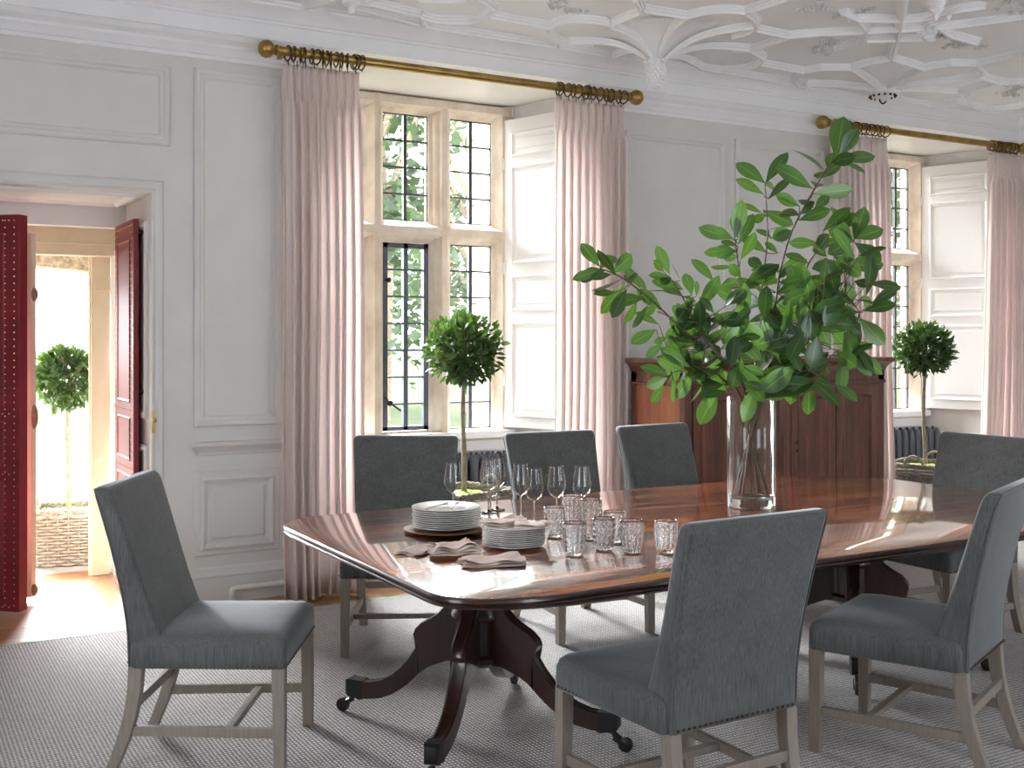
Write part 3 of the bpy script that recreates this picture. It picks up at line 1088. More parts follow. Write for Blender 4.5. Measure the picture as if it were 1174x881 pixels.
def pedestal(x, y, rot):
    px, py = x - 3.1, y - 3.75
    q = MB()
    q.lathe([(0.10, 0.655), (0.105, 0.62), (0.08, 0.60), (0.078, 0.56), (0.10, 0.545), (0.112, 0.53), (0.112, 0.505), (0.10, 0.495), (0.088, 0.485),
             (0.088, 0.47), (0.098, 0.455), (0.098, 0.44), (0.082, 0.425), (0.08, 0.30), (0.09, 0.29), (0.09, 0.27), (0.075, 0.255), (0.04, 0.245), (0.01, 0.24)], (px, py, 0), 32,
            ripple=lambda a, z: 1 - (0.06 * abs(math.sin(8 * a)) if 0.29 < z < 0.43 else 0))
    col = q.build('pedestal', M['mahogany_dark'], root)
    for j in range(4):
        a = math.radians(rot + (0, 82, 180, 262)[j])
        dx, dy = math.cos(a), math.sin(a)
        sx, sy = -dy, dx
        q = MB()
        rings = []
        for (ru, zu), (rl_, zl) in zip(LEGP_UP, LEGP_LO):
            w = 0.034 - 0.010 * min(1, ru / 0.5)
            ring = []
            pts = [(-1, 0.0), (-0.85, 0.06), (0.85, 0.06), (1, 0.0), (1, 1), (0.55, 1), (0.55, 0.94), (-0.55, 0.94), (-0.55, 1), (-1, 1)]
            pts = [(-1, 0), (1, 0), (1, 0.97), (0.7, 1), (0.55, 0.975), (-0.55, 0.975), (-0.7, 1), (-1, 0.97)]
            for (s, t) in pts:
                r = rl_ + (ru - rl_) * t
                z = zl + (zu - zl) * t
                ring.append((px + dx * r + sx * s * w, py + dy * r + sy * s * w, z))
            rings.append(ring)
        q.loft(rings)
        lg = q.build('leg', M['mahogany_dark'], root, angle=30)
        # cast cap, stem and castor wheel
        R = lambda r, s, z: (px + dx * r + sx * s, py + dy * r + sy * s, z)
        q = MB()
        q.loft([[R(r, s, z) for (s, z) in ((-w, zl), (w, zl), (w, zu), (-w, zu))] for r, w, zl, zu in
                ((0.485, 0.026, 0.066, 0.137), (0.495, 0.028, 0.064, 0.140), (0.515, 0.025, 0.068, 0.138), (0.545, 0.027, 0.070, 0.142), (0.560, 0.022, 0.082, 0.134), (0.565, 0.012, 0.095, 0.122))])
        q.tube([R(0.54, 0, 0.065), R(0.55, 0.0, 0.05), R(0.575, 0.0, 0.035)], 0.011)
        for s in (-1, 1):
            q.bar(R(0.545, s * 0.016, 0.05), R(0.585, s * 0.016, 0.026), 0.004, 0.016)
        q.build('castor_cap', M['iron'], lg)
        q = MB()
        c = Vector(R(0.585, 0, 0.0265))
        ax = Vector((sx, sy, 0))
        q.tube([c - ax * 0.013, c - ax * 0.009, c + ax * 0.009, c + ax * 0.013], [0.020, 0.026, 0.026, 0.020], 16)
        q.build('castor_wheel', M['iron'], lg)


pedestal(1.99, 3.74, 46)
pedestal(3.97, 3.74, 46)


def make_chair():
    root = empty('dining_chair')
    # seat
    q = MB()
    rings = []
    for (z, i, r) in ((0.368, 0.004, 0.02), (0.372, 0.0, 0.025), (0.44, 0.0, 0.03), (0.462, 0.006, 0.035), (0.475, 0.02, 0.04), (0.483, 0.045, 0.05), (0.489, 0.09, 0.06), (0.493, 0.15, 0.05)):
        pts = rrect(0, 0, 0.267 - i, 0.282 - i, r, z)
        rings.append([(x, y * (1 - 0.05 * (0.267 - x) / 0.53), z) for x, y, z in pts])
    q.loft(rings)
    q.build('seat', M['velvet'], root, angle=60)
    # back
    q = MB()
    rings = []
    secs = [(0.368, -0.278, 0.125, 0.248, 0.02), (0.40, -0.279, 0.125, 0.25, 0.022), (0.47, -0.281, 0.12, 0.25, 0.022), (0.52, -0.286, 0.105, 0.25, 0.022), (0.60, -0.298, 0.088, 0.252, 0.022),
            (0.70, -0.318, 0.076, 0.257, 0.022), (0.80, -0.341, 0.068, 0.262, 0.022), (0.90, -0.367, 0.062, 0.268, 0.022), (0.945, -0.380, 0.060, 0.271, 0.022),
            (0.965, -0.386, 0.056, 0.270, 0.02), (0.976, -0.386, 0.046, 0.264, 0.018), (0.981, -0.382, 0.032, 0.254, 0.012)]
    for (z, xr, th, hw, r) in secs:
        pts = rrect(xr + th / 2, 0, th / 2, hw, r, z)
        rings.append([(x + 0.012 * (1 - (y / hw) ** 2) * (-1 if x > xr + th / 2 else -0.6), y, z) for x, y, z in pts])
    q.loft(rings)
    bk = q.build('backrest', M['velvet'], root, angle=60)
    q = MB()
    pp = []
    for (z, xr, th, hw, r) in secs[:-3]:
        pp.append((xr + 0.004, hw - 0.004, z))
    top = [(-0.388, y, 0.974) for y in (0.255, 0.13, 0, -0.13, -0.255)]
    q.tube(pp + top + [(x, -y, z) for x, y, z in pp[::-1]], 0.0035, 5)
    q.build('piping', M['velvet'], bk)
    # nailheads along the lower edge
    q = MB()
    def row(a, b, n):
        for i in range(n):
            u = (i + 0.5) / n
            q.sphere((a[0] + (b[0] - a[0]) * u, a[1] + (b[1] - a[1]) * u, 0.379), 0.0048, 6, 4)
    row((0.266, -0.262), (0.266, 0.262), 26)
    for s in (-1, 1):
        row((0.245, s * 0.2815), (-0.15, s * 0.262), 20)
        row((-0.155, s * 0.252), (-0.265, s * 0.250), 6)
    row((-0.284, -0.235), (-0.284, 0.235), 23)
    tag(q.build('nailhead_trim', M['nail'], root), kind='stuff')
    # legs
    for s in (-1, 1):
        q = MB()
        q.loft([[(0.262 - a, s * 0.277 - s * 0, 0) for a in ()] or [(0.262, s * 0.276, z), (0.262, s * (0.276 - w), z), (0.262 - w, s * (0.276 - w), z), (0.262 - w, s * 0.276, z)]
                for z, w in ((0.0, 0.038), (0.30, 0.043), (0.37, 0.045))])
        q.build('leg', M['leg'], root, bevel=0.002, smooth=False)
    for s in (-1, 1):
        q = MB()
        rings = []
        for (z, x) in ((0.0, -0.365), (0.06, -0.340), (0.12, -0.318), (0.20, -0.295), (0.28, -0.282), (0.37, -0.276)):
            w = 0.038 + 0.010 * z / 0.37
            y0 = 0.250 - 0.012 * (1 - z / 0.37)
            rings.append([(x, s * y0, z), (x, s * (y0 - 0.042), z), (x + w, s * (y0 - 0.042), z), (x + w, s * y0, z)])
        q.loft(rings)
        q.build('leg', M['leg'], root, bevel=0.002, smooth=False)
    for s in (-1, 1):
        q = MB()
        q.bar((-0.298, s * 0.222, 0.145), (0.225, s * 0.25, 0.145), 0.020, 0.034)
        q.build('stretcher', M['leg'], root, bevel=0.002, smooth=False)
    q = MB()
    q.bar((0.06, -0.235, 0.145), (0.06, 0.235, 0.145), 0.028, 0.024)
    q.build('stretcher', M['leg'], root, bevel=0.002, smooth=False)
    q = MB()
    q.bar((-0.272, -0.21, 0.225), (-0.272, 0.21, 0.225), 0.020, 0.034)
    q.build('stretcher', M['leg'], root, bevel=0.002, smooth=False)
    return root


CH = [((1.119, 4.022, -30), 'grey velvet dining chair at the left end of the table, nearest the doorway'),
      ((2.185, 2.786, 92), 'grey velvet dining chair in the foreground with its back to the camera'),
      ((3.284, 2.828, 113.5), 'grey velvet dining chair on the near side at the right edge, turned to the left'),
      ((2.252, 5.005, -117), 'dark grey velvet dining chair on the far side, behind the dinner plates'),
      ((3.175, 4.814, -94), 'dark grey velvet dining chair on the far side, behind the wine glasses'),
      ((4.02, 4.93, -84), 'dark grey velvet dining chair on the far side, in front of the mahogany cabinet'),
      ((4.70, 3.84, 180), 'blue-grey velvet dining chair at the far right end of the table')]
chair = make_chair()
for i, ((x, y, r), lab) in enumerate(CH):
    c = chair if i == 0 else copy_tree(chair)
    c.location = (x, y, RZ)
    c.rotation_euler = (0, 0, math.radians(r))
    tag(c, lab, 'chair', 'velvet dining chairs round the table')

# ------------------------------------------------------------------ curtains and rods
RY = 6.13
RODZ = 3.128


def curtain(x0, x1, xb0, xb1, n, seed, label):
    rr = random.Random(seed)
    cols, rows = n * 24, 26
    ph = [rr.uniform(-0.5, 0.5) for _ in range(n + 2)]
    am = [rr.uniform(0.55, 1.3) for _ in range(n + 2)]
    root = empty('curtain', ((x0 + x1) / 2, RY, 0))
    ox = (x0 + x1) / 2
    tag(root, label, 'curtain', 'pale pink curtains at the windows')

    def pt(u, z, th=0.0):
        a = u * n
        i = int(a)
        fr = a - i
        zz = z / 3.06
        A = am[i] * (1 - fr) + am[i + 1] * fr
        P_ = ph[i] * (1 - fr) + ph[i + 1] * fr
        env = 0.030 + 0.022 * (1 - zz) ** 0.7
        if z > 2.80:
            t = (z - 2.80) / 0.26
            env *= 1 - 0.75 * math.sin(PI * min(1, max(0, t)) * 0.5)
        w = 2 * PI * (a + P_ * (1 - zz) * 0.6)
        y = math.sin(w) * env * A + 0.012 * math.sin(w * 2 + 1.3)
        dx = 0.35 * (x1 - x0) / n * math.sin(2 * w) * (0.5 if z < 2.85 else 0.15)
        if z > 2.80:      # pinched triple pleats of the heading
            y += 0.020 * math.cos(w * 1.0) * math.sin(PI * (z - 2.80) / 0.26) + 0.008 * math.sin(3 * w)
        sw = 0.012 * math.sin(z * 2.1 + seed) * (1 - zz)
        X = (x0 + (x1 - x0) * u) * zz + (xb0 + (xb1 - xb0) * u) * (1 - zz) + dx + sw
        return (X - ox, y + th + (0.03 * (1 - zz) ** 3 * math.sin(u * 9 + seed)), z)

    q = MB()
    zs = [0.016 + (2.80 - 0.016) * (j / (rows - 8)) for j in range(rows - 7)] + [2.80 + 0.26 * (j + 1) / 7 for j in range(7)]
    for z in zs:
        for i in range(cols + 1):
            q.v.append(pt(min(i / cols, 0.99999), z))
    m = cols + 1
    for j in range(len(zs) - 1):
        for i in range(cols):
            q.f.append((j * m + i, j * m + i + 1, (j + 1) * m + i + 1, (j + 1) * m + i))
    o = q.build('drape', M['curtain'], root, angle=180, flipfix=False)
    sol = o.modifiers.new('thick', 'SOLIDIFY')
    sol.thickness = 0.004
    hk = None
    for i in range(n):
        p = pt((i + 0.5) / n, 3.05)
        if hk is None:
            q = MB()
            q.tube([(0, 0.0, 3.05), (0, 0.0, 3.082)], 0.003, 5)
            hk = h = q.build('hook', M['bronze'], root)
        else:
            h = hk.copy()
            COL.objects.link(h)
        h.location = (p[0], 0, 0)
    return root


curtain(2.025, 2.485, 2.03, 2.50, 9, 3, 'pale pink full-length curtain nearest the doorway, left of the near window')
curtain(3.85, 4.385, 3.82, 4.38, 9, 5, 'pale pink full-length curtain on the right of the near window')
curtain(6.33, 6.90, 6.36, 6.92, 9, 8, 'pale pink full-length curtain behind the leafy branches, left of the far window')
curtain(8.15, 8.56, 7.99, 8.56, 9, 11, 'pale pink full-length curtain at the right edge by the far window')


def rod(x0, x1, label, bunches):
    root = empty('curtain_rod', (x0, RY, RODZ))
    tag(root, label, 'curtain rod', 'brass curtain rods')
    q = MB()
    q.tube([(0, 0, 0), (x1 - x0, 0, 0)], 0.026, 20)
    q.build('pole', M['brass'], root)
    for s, xe in ((-1, 0), (1, x1 - x0)):
        q = MB()
        prof = [(0.028, 0), (0.032, 0.006), (0.03, 0.014), (0.02, 0.02), (0.03, 0.028), (0.047, 0.045), (0.052, 0.066), (0.046, 0.09), (0.028, 0.107), (0.006, 0.113)]
        rings = []
        for r, u in prof:
            rings.append([(xe + s * (u - 0.004), r * math.cos(2 * PI * t / 20), r * math.sin(2 * PI * t / 20)) for t in range(20)])
        q.loft(rings)
        q.build('finial', M['brass'], root)
    for xe in (0.06, x1 - x0 - 0.06):
        q = MB()
        q.box(xe - 0.012, 0.02, -0.012, xe + 0.012, 0.19, 0.012)
        q.build('bracket', M['brass'], root)
    src = None
    for (a, b, n, lab, grp, sd) in bunches:
        rr = random.Random(sd)
        for i in range(n):
            x = a + (b - a) * (i + 0.5 + rr.uniform(-0.35, 0.35)) / n
            if src is None:
                q = MB()
                q.tube([(0, 0.042 * math.cos(2 * PI * t / 20), 0.042 * math.sin(2 * PI * t / 20)) for t in range(21)], 0.0048, 7, cap=False)
                q.tube([(0.004 * math.cos(t), 0, -0.050 + 0.006 * math.sin(t)) for t in (0, 1.5, 3, 4.5, 6.28)], 0.0018, 4)
                src = q.data('curtain_ring', M['bronze'], 60)
            o = bpy.data.objects.new('curtain_ring', src)
            COL.objects.link(o)
            o.location = (x, RY, RODZ - 0.0095)
            o.rotation_euler = (rr.uniform(-0.25, 0.25), 0, rr.uniform(-0.3, 0.3))
            tag(o, lab, 'curtain ring', grp)
    return root


rod(1.985, 4.42, 'thick brass curtain rod with ball finials above the near window',
    [(2.04, 2.52, 15, 'dark bronze curtain ring bunched over the curtain nearest the doorway', 'rings over the curtain nearest the doorway', 1),
     (3.82, 4.39, 13, 'dark bronze curtain ring bunched at the right end of the near brass rod', 'rings at the right end of the near brass rod', 2)])
rod(6.27, 8.52, 'thick brass curtain rod with ball finials above the far window',
    [(6.32, 6.90, 12, 'dark bronze curtain ring above the leafy branches on the far brass rod', 'rings at the left end of the far brass rod', 3),
     (8.14, 8.49, 10, 'dark bronze curtain ring at the far right end of the far brass rod', 'rings at the right end of the far brass rod', 4)])

# ------------------------------------------------------------------ radiators, pipe
def radiator(x0, x1, label):
    root = empty('radiator', (x0, 6.86, 0))
    tag(root, label, 'radiator', 'cast iron radiators under the windows')
    n = int(round((x1 - x0) / 0.085))
    src = None
    for i in range(n):
        x = (i + 0.5) * (x1 - x0) / n
        if src is None:
            q = MB()
            for dy in (-0.055, 0.055):
                rings = []
                for z, w, hy in ((0.07, 0.026, 0.02), (0.10, 0.036, 0.030), (0.16, 0.036, 0.032), (0.60, 0.036, 0.032), (0.655, 0.034, 0.030), (0.69, 0.022, 0.02), (0.70, 0.01, 0.01)):
                    rings.append(rrect(0, dy, w, hy, 0.02, z, 4))
                q.loft(rings)
            q.box(-0.03, -0.05, 0.09, 0.03, 0.05, 0.15).box(-0.03, -0.05, 0.58, 0.03, 0.05, 0.65)
            q.sphere((0, -0.02, 0.70), 0.013, 8, 5)
            q.tube([(0, -0.02, 0.65), (0, -0.02, 0.70)], 0.008)
            q.tube([(-0.045, 0, 0.12), (0.045, 0, 0.12)], 0.02, 10).tube([(-0.045, 0, 0.62), (0.045, 0, 0.62)], 0.02, 10)
            if True:
                q.tube([(0, -0.055, 0.0), (0, -0.055, 0.08)], 0.012).tube([(0, 0.055, 0.0), (0, 0.055, 0.08)], 0.012)
            o = q.build('radiator_section', M['radiator'], root)
            src = o
        else:
            o = src.copy()
            COL.objects.link(o)
        o.location = (x, 0, 0)
    return root


radiator(2.50, 3.90, 'slate grey column radiator under the near window')
radiator(7.00, 8.33, 'slate grey column radiator under the far window, behind the potted bay tree')
q = MB()
q.tube([(1.76, 6.24, 0.0), (1.76, 6.24, 0.07), (1.765, 6.24, 0.085), (1.78, 6.24, 0.09), (2.27, 6.24, 0.09)], 0.016, 10)
q.tube([(1.70, 6.24, 0.0), (1.70, 6.24, 0.01)], 0.02, 10)
o = q.build('heating_pipe', M['white_plastic'])
tag(o, 'white painted heating pipe running low along the panelled wall', 'pipe')

# ------------------------------------------------------------------ mahogany cabinet between the windows
X0, X1, Y0, Y1, H = 4.36, 6.12, 5.46, 6.02, 1.27
root = empty('cabinet', (X0, Y0, RZ))
tag(root, 'long low mahogany cabinet with panelled doors against the wall between the windows', 'cabinet')
q = MB()
q.box(0.012, 0.012, 0.08, X1 - X0 - 0.012, Y1 - Y0, H)
q.box(0, 0, 0.0, X1 - X0, Y1 - Y0, 0.10)
for x in (0, X1 - X0 - 0.06):
    q.box(x, 0, 0.10, x + 0.06, 0.05, H)
q.box(0, 0.50, 0.1, 0.05, Y1 - Y0, H)
q.build('body', M['cab'], root, bevel=0.003, smooth=False)
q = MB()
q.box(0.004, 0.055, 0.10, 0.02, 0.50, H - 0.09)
q.build('side_panel', M['cab_side_lit'], root, smooth=False)
q = MB()
CC = [(0.0, H - 0.09), (-0.006, H - 0.088), (-0.006, H - 0.07), (0.0, H - 0.065), (0.0, H), (-0.006, H + 0.005), (-0.012, H + 0.02), (-0.03, H + 0.045), (-0.045, H + 0.055), (-0.052, H + 0.06),
      (-0.052, H + 0.082), (-0.04, H + 0.088)]
rings = []
for (d, z) in CC:
    rings.append([(d, d, z), (X1 - X0 - d, d, z), (X1 - X0 - d, Y1 - Y0, z), (d, Y1 - Y0, z)])
q.loft(rings)
q.build('cornice', M['cab'], root, angle=25)
dw = (X1 - X0 - 0.12) / 4
for i in range(4):
    a = 0.06 + i * dw
    q = MB()
    T = lambda x, z, d: (x, 0.0 - d, z)
    q.frame(a + 0.004, a + dw - 0.004, 0.12, H - 0.10, [(0, -0.01), (0, 0.006), (0.055, 0.006), (0.062, 0.012), (0.072, 0.012), (0.085, -0.004), (0.1, -0.006)], T)
    dr = q.build('door', M['cab'], root, angle=20)
    if i == 2:
        xx = a + 0.05
        q = MB()
        for z, r in ((0.80, 0.014), (0.745, 0.009)):
            q.tube([(xx, -0.004, z), (xx, -0.011, z)], r, 12)
        q.build('keyhole_plate', M['iron'], dr)
# ------------------------------------------------------------------ potted bay trees
def leaf_w(v, obov):
    if v <= 0:
        return 0.05
    if v >= 1:
        return 0.04
    if v < obov:
        return 0.06 + 0.94 * math.sin(PI / 2 * v / obov) ** 1.25
    return max(0.04, math.cos(PI / 2 * (v - obov) / (1 - obov)) ** 0.62)


def leaf_quad(q, base, tip, width, roll=0.0, segs=5, fold=0.25, bend=0.12, obov=0.62, face=(0, 0, 1)):
    """a folded, bent leaf from base to tip"""
    base, tip = Vector(base), Vector(tip)
    d = tip - base
    L = d.length
    t = d.normalized()
    s = t.cross(Vector(face))
    if s.length < 0.05:
        s = t.cross(Vector((1, 0, 0)))
    s.normalize()
    u = s.cross(t)
    s, u = s * math.cos(roll) + u * math.sin(roll), u * math.cos(roll) - s * math.sin(roll)
    W_ = L * width / 2
    n0 = len(q.v)
    for i in range(segs + 1):
        v = i / segs
        w = W_ * leaf_w(v, obov)
        c = base + d * v + u * (-bend * L * (v * v - v * 0.2)) + u * (bend * L * 0.4 * v)
        for j, sd in enumerate((-1, 0, 1)):
            q.v.append(tuple(c + s * (sd * w) + u * (abs(sd) * w * fold)))
            q.uv[len(q.v) - 1] = (sd, v)
    for i in range(segs):
        a = n0 + i * 3
        q.f += [(a, a + 1, a + 4, a + 3), (a + 1, a + 2, a + 5, a + 4)]


def make_basket(w, hgt):
    root = empty('wicker_basket')
    hw = w / 2
    n = 12
    per = 48

    def ring(k_, scale):
        pts = rrect(0, 0, hw * scale, hw * scale, 0.03, 0, 3)
        return pts

    def path_pt(u, s):
        u = (u % 1) * 4
        side, f = int(u), u - int(u)
        e = hw * s
        a = -e + 2 * e * f
        return [(a, -e), (e, a), (-a, e), (-e, -a)][side]

    q = MB()
    rows = int(hgt / 0.021)
    for r in range(rows):
        z = 0.012 + r * (hgt - 0.03) / (rows - 1)
        pts = []
        for i in range(per):
            u = i / per
            x, y = path_pt(u, 0.93 + 0.07 * z / hgt)
            off = 0.008 * (1 if (i // 2 + r) % 2 else -1)
            l = math.hypot(x, y)
            ax = 1 if abs(x) > abs(y) else 0
            nx, ny = (math.copysign(1, x), 0) if ax else (0, math.copysign(1, y))
            pts.append((x + nx * off, y + ny * off, z + 0.0015 * math.sin(i * 1.7 + r * 2.3)))
        pts.append(pts[0])
        q.tube(pts, 0.0095, 5, cap=False)
    for i in range(per // 2):
        u = (i * 2 + 0.5) / per
        xa, ya = path_pt(u, 0.93)
        xb, yb = path_pt(u, 1.0)
        q.tube([(xa, ya, 0), (xb, yb, hgt)], 0.0065, 5)
    s0 = 0.88
    q.box(-hw * s0, -hw * s0, 0.003, hw * s0, hw * s0, 0.02)
    for s_ in (-1, 1):
        q.box(-hw * s0, s_ * hw * s0 - 0.006, 0.02, hw * s0, s_ * hw * s0 + 0.002, hgt - 0.03)
        q.box(s_ * hw * s0 - 0.006, -hw * s0, 0.02, s_ * hw * s0 + 0.002, hw * s0, hgt - 0.03)
    q.build('basket_weave', M['wicker'], root, angle=60)
    q = MB()
    for tw in (0, PI):
        pts = []
        for i in range(161):
            u = i / 160
            x, y = path_pt(u, 1.0)
            a = u * 2 * PI * 22 + tw
            pts.append((x + 0.006 * math.cos(a), y + 0.006 * math.cos(a), hgt + 0.008 * math.sin(a)))
        q.tube(pts, 0.011, 6, cap=False)
    q.build('rim', M['wicker'], root, angle=60)
    for s in (-1, 1):
        q = MB()
        for tw in (0, PI):
            pts = []
            for i in range(25):
                a = PI * i / 24
                b = a * 9 + tw
                pts.append((s * hw + 0.005 * math.cos(b), 0.075 * math.cos(a), hgt - 0.01 + 0.085 * math.sin(a) + 0.005 * math.sin(b)))
            q.tube(pts, 0.0075, 6)
        q.build('handle', M['wicker'], root, angle=60)
    return root


def make_tree(rim, crown_z, r, seed, nleaf=1250):
    rr = random.Random(seed)
    root = empty('bay_tree')
    q = MB()
    pts = [(0.006 * math.sin(z * 9 + seed), 0.006 * math.cos(z * 7), z) for z in [rim - 0.08 + (crown_z - rim + 0.13) * i / 12 for i in range(13)]]
    q.tube(pts, [0.017 - 0.005 * i / 12 + 0.0015 * math.sin(i * 2.1) for i in range(13)], 9)
    q.build('trunk', M['bark'], root, angle=60)
    q = MB()
    for i in range(34):
        d = Vector((rr.gauss(0, 1), rr.gauss(0, 1), rr.gauss(0.1, 1))).normalized()
        a = Vector((0, 0, crown_z - 0.08))
        b = Vector((0, 0, crown_z)) + d * r * 0.85
        q.tube([a, (a + b) / 2 + Vector((0, 0, -0.01)), b], [0.006, 0.004, 0.002], 5)
    q.build('branches', M['bark'], root)
    q = MB()
    for i in range(nleaf):
        d = Vector((rr.gauss(0, 1), rr.gauss(0, 1), rr.gauss(0, 1))).normalized()
        rad = r * (0.98 - 0.55 * rr.random() ** 1.6) * (0.96 + 0.08 * math.sin(5 * d.x + 4 * d.y + seed) + 0.03 * math.sin(11 * d.z))
        p = Vector((0, 0, crown_z)) + Vector((d.x * rad, d.y * rad, d.z * rad * 0.93))
        t = (d * 0.7 + Vector((rr.gauss(0, 0.55), rr.gauss(0, 0.55), rr.gauss(0.15, 0.5)))).normalized()
        l = rr.uniform(0.05, 0.09)
        leaf_quad(q, p - t * l * 0.4, p + t * l * 0.6, 0.36, rr.uniform(0, 6.28), 3, 0.2, 0.1, 0.5)
    o = q.build('crown', M['bay'], root, angle=180, flipfix=False)
    q = MB()
    rr2 = random.Random(seed + 9)
    return root


def soil(root, w, rim):
    q = MB()
    n = 14
    hw = w / 2 * 0.9
    for i in range(n + 1):
        for j in range(n + 1):
            x, y = -hw + 2 * hw * i / n, -hw + 2 * hw * j / n
            q.v.append((x, y, rim - 0.035 + 0.03 * math.cos(x / hw * 1.4) * math.cos(y / hw * 1.4) + 0.008 * math.sin(x * 60) * math.sin(y * 70)))
    for i in range(n):
        for j in range(n):
            a = i * (n + 1) + j
            q.f.append((a, a + 1, a + n + 2, a + n + 1))
    q.build('moss', M['moss'], root)


TREES = [((3.165, 6.12, 0), 0.46, 0.55, 1.42, 0.245, 1, 0.25, 'bay tree with a ball of leaves, in front of the near window', 'square wicker basket holding the bay tree at the near window'),
         ((7.27, 6.08, 0), 0.47, 0.49, 1.40, 0.235, 2, 0.35, 'bay tree with a ball of leaves, in front of the far window', 'square wicker basket with looped handles at the far window'),
         ((1.145, 8.0, 0), 0.40, 0.36, 1.235, 0.235, 3, -0.22, 'bay tree with a ball of leaves, outside the open doorway', 'square grey wicker basket outside the open doorway')]
for (loc, w, rim, cz, r, sd, rz, lt, lb) in TREES:
    b = make_basket(w, rim)
    z = RZ if loc[1] < 7 else 0.001
    b.location = (loc[0], loc[1], z)
    b.rotation_euler = (0, 0, rz)
    tag(b, lb, 'basket', 'wicker baskets holding bay trees')
    t = make_tree(rim, cz, r, sd)
    t.location = (loc[0], loc[1], z)
    t.rotation_euler = (0, 0, rz)
    tag(t, lt, 'tree', 'ball-headed bay trees')
    soil(t, w, rim)

# ------------------------------------------------------------------ vase of laurel branches
VX, VY = 3.497, 3.895
q = MB()
R, VH = 0.111, 0.505
q.lathe([(0.002, 0.0), (R - 0.004, 0.0), (R, 0.004), (R, VH - 0.002), (R - 0.002, VH), (R - 0.005, VH), (R - 0.007, VH - 0.002), (R - 0.007, 0.050), (R - 0.014, 0.042), (0.002, 0.040)],
        (0, 0, 0), 64, cap=True)
v = empty('vase')
q.build('vase_body', M['vase'], v, angle=50)
q = MB()
q.lathe([(0.002, 0.001), (R - 0.012, 0.001), (R - 0.008, 0.005), (R - 0.008, 0.044), (R - 0.012, 0.047), (0.002, 0.045)], (0, 0, 0), 64)
q.build('vase_base', M['glass'], v, angle=50)
v.location = (VX, VY, TZ)
tag(v, 'tall clear glass cylinder vase standing on the dining table', 'vase')
STEMS = [[(3.487,3.903,0.812),(3.508,3.868,1.173),(3.566,3.834,1.492),(3.559,3.781,1.768),(3.61,3.751,1.985),(3.666,3.662,2.176),(3.717,3.633,2.273),(3.744,3.617,2.301)],[(3.445,3.903,0.815),(3.507,3.926,1.251),(3.556,3.898,1.492),(3.528,3.856,1.731),(3.549,3.844,1.97),(3.539,3.85,2.201)],[(3.542,3.906,0.788),(3.378,3.827,1.238),(3.217,3.804,1.416),(3.022,3.801,1.538),(2.881,3.824,1.66),(2.736,3.849,1.757),(2.659,3.893,1.794)],[(3.463,3.894,0.795),(3.535,3.91,1.23),(3.672,3.889,1.492),(3.742,3.849,1.715),(3.813,3.808,1.898),(3.964,3.721,1.955)],[(3.472,3.946,0.788),(3.576,3.944,1.248),(3.742,3.906,1.389),(3.885,3.825,1.574),(3.967,3.778,1.697),(4.027,3.743,1.623)],[(3.521,3.86,0.815),(3.473,3.83,1.216),(3.547,3.73,1.316),(3.596,3.644,1.357),(3.626,3.57,1.32)],[(3.501,3.872,0.815),(3.418,3.861,1.236),(3.26,3.779,1.301),(3.161,3.778,1.36),(3.064,3.776,1.38),(2.982,3.823,1.35)],[(3.532,3.854,0.815),(3.48,3.884,1.233),(3.377,3.885,1.453),(3.371,3.831,1.727),(3.354,3.841,1.941)],[(3.495,3.99,0.801),(3.589,3.994,1.246),(3.645,4.02,1.45),(3.741,4.022,1.659),(3.796,3.991,1.805)],[(3.48,3.884,0.815),(3.395,3.817,1.238),(3.227,3.74,1.379),(3.096,3.758,1.511),(3.022,3.801,1.68),(2.976,3.827,1.762)],[(3.494,3.876,0.815),(3.466,3.834,1.236),(3.496,3.759,1.336),(3.651,3.728,1.453),(3.72,3.689,1.571)]]
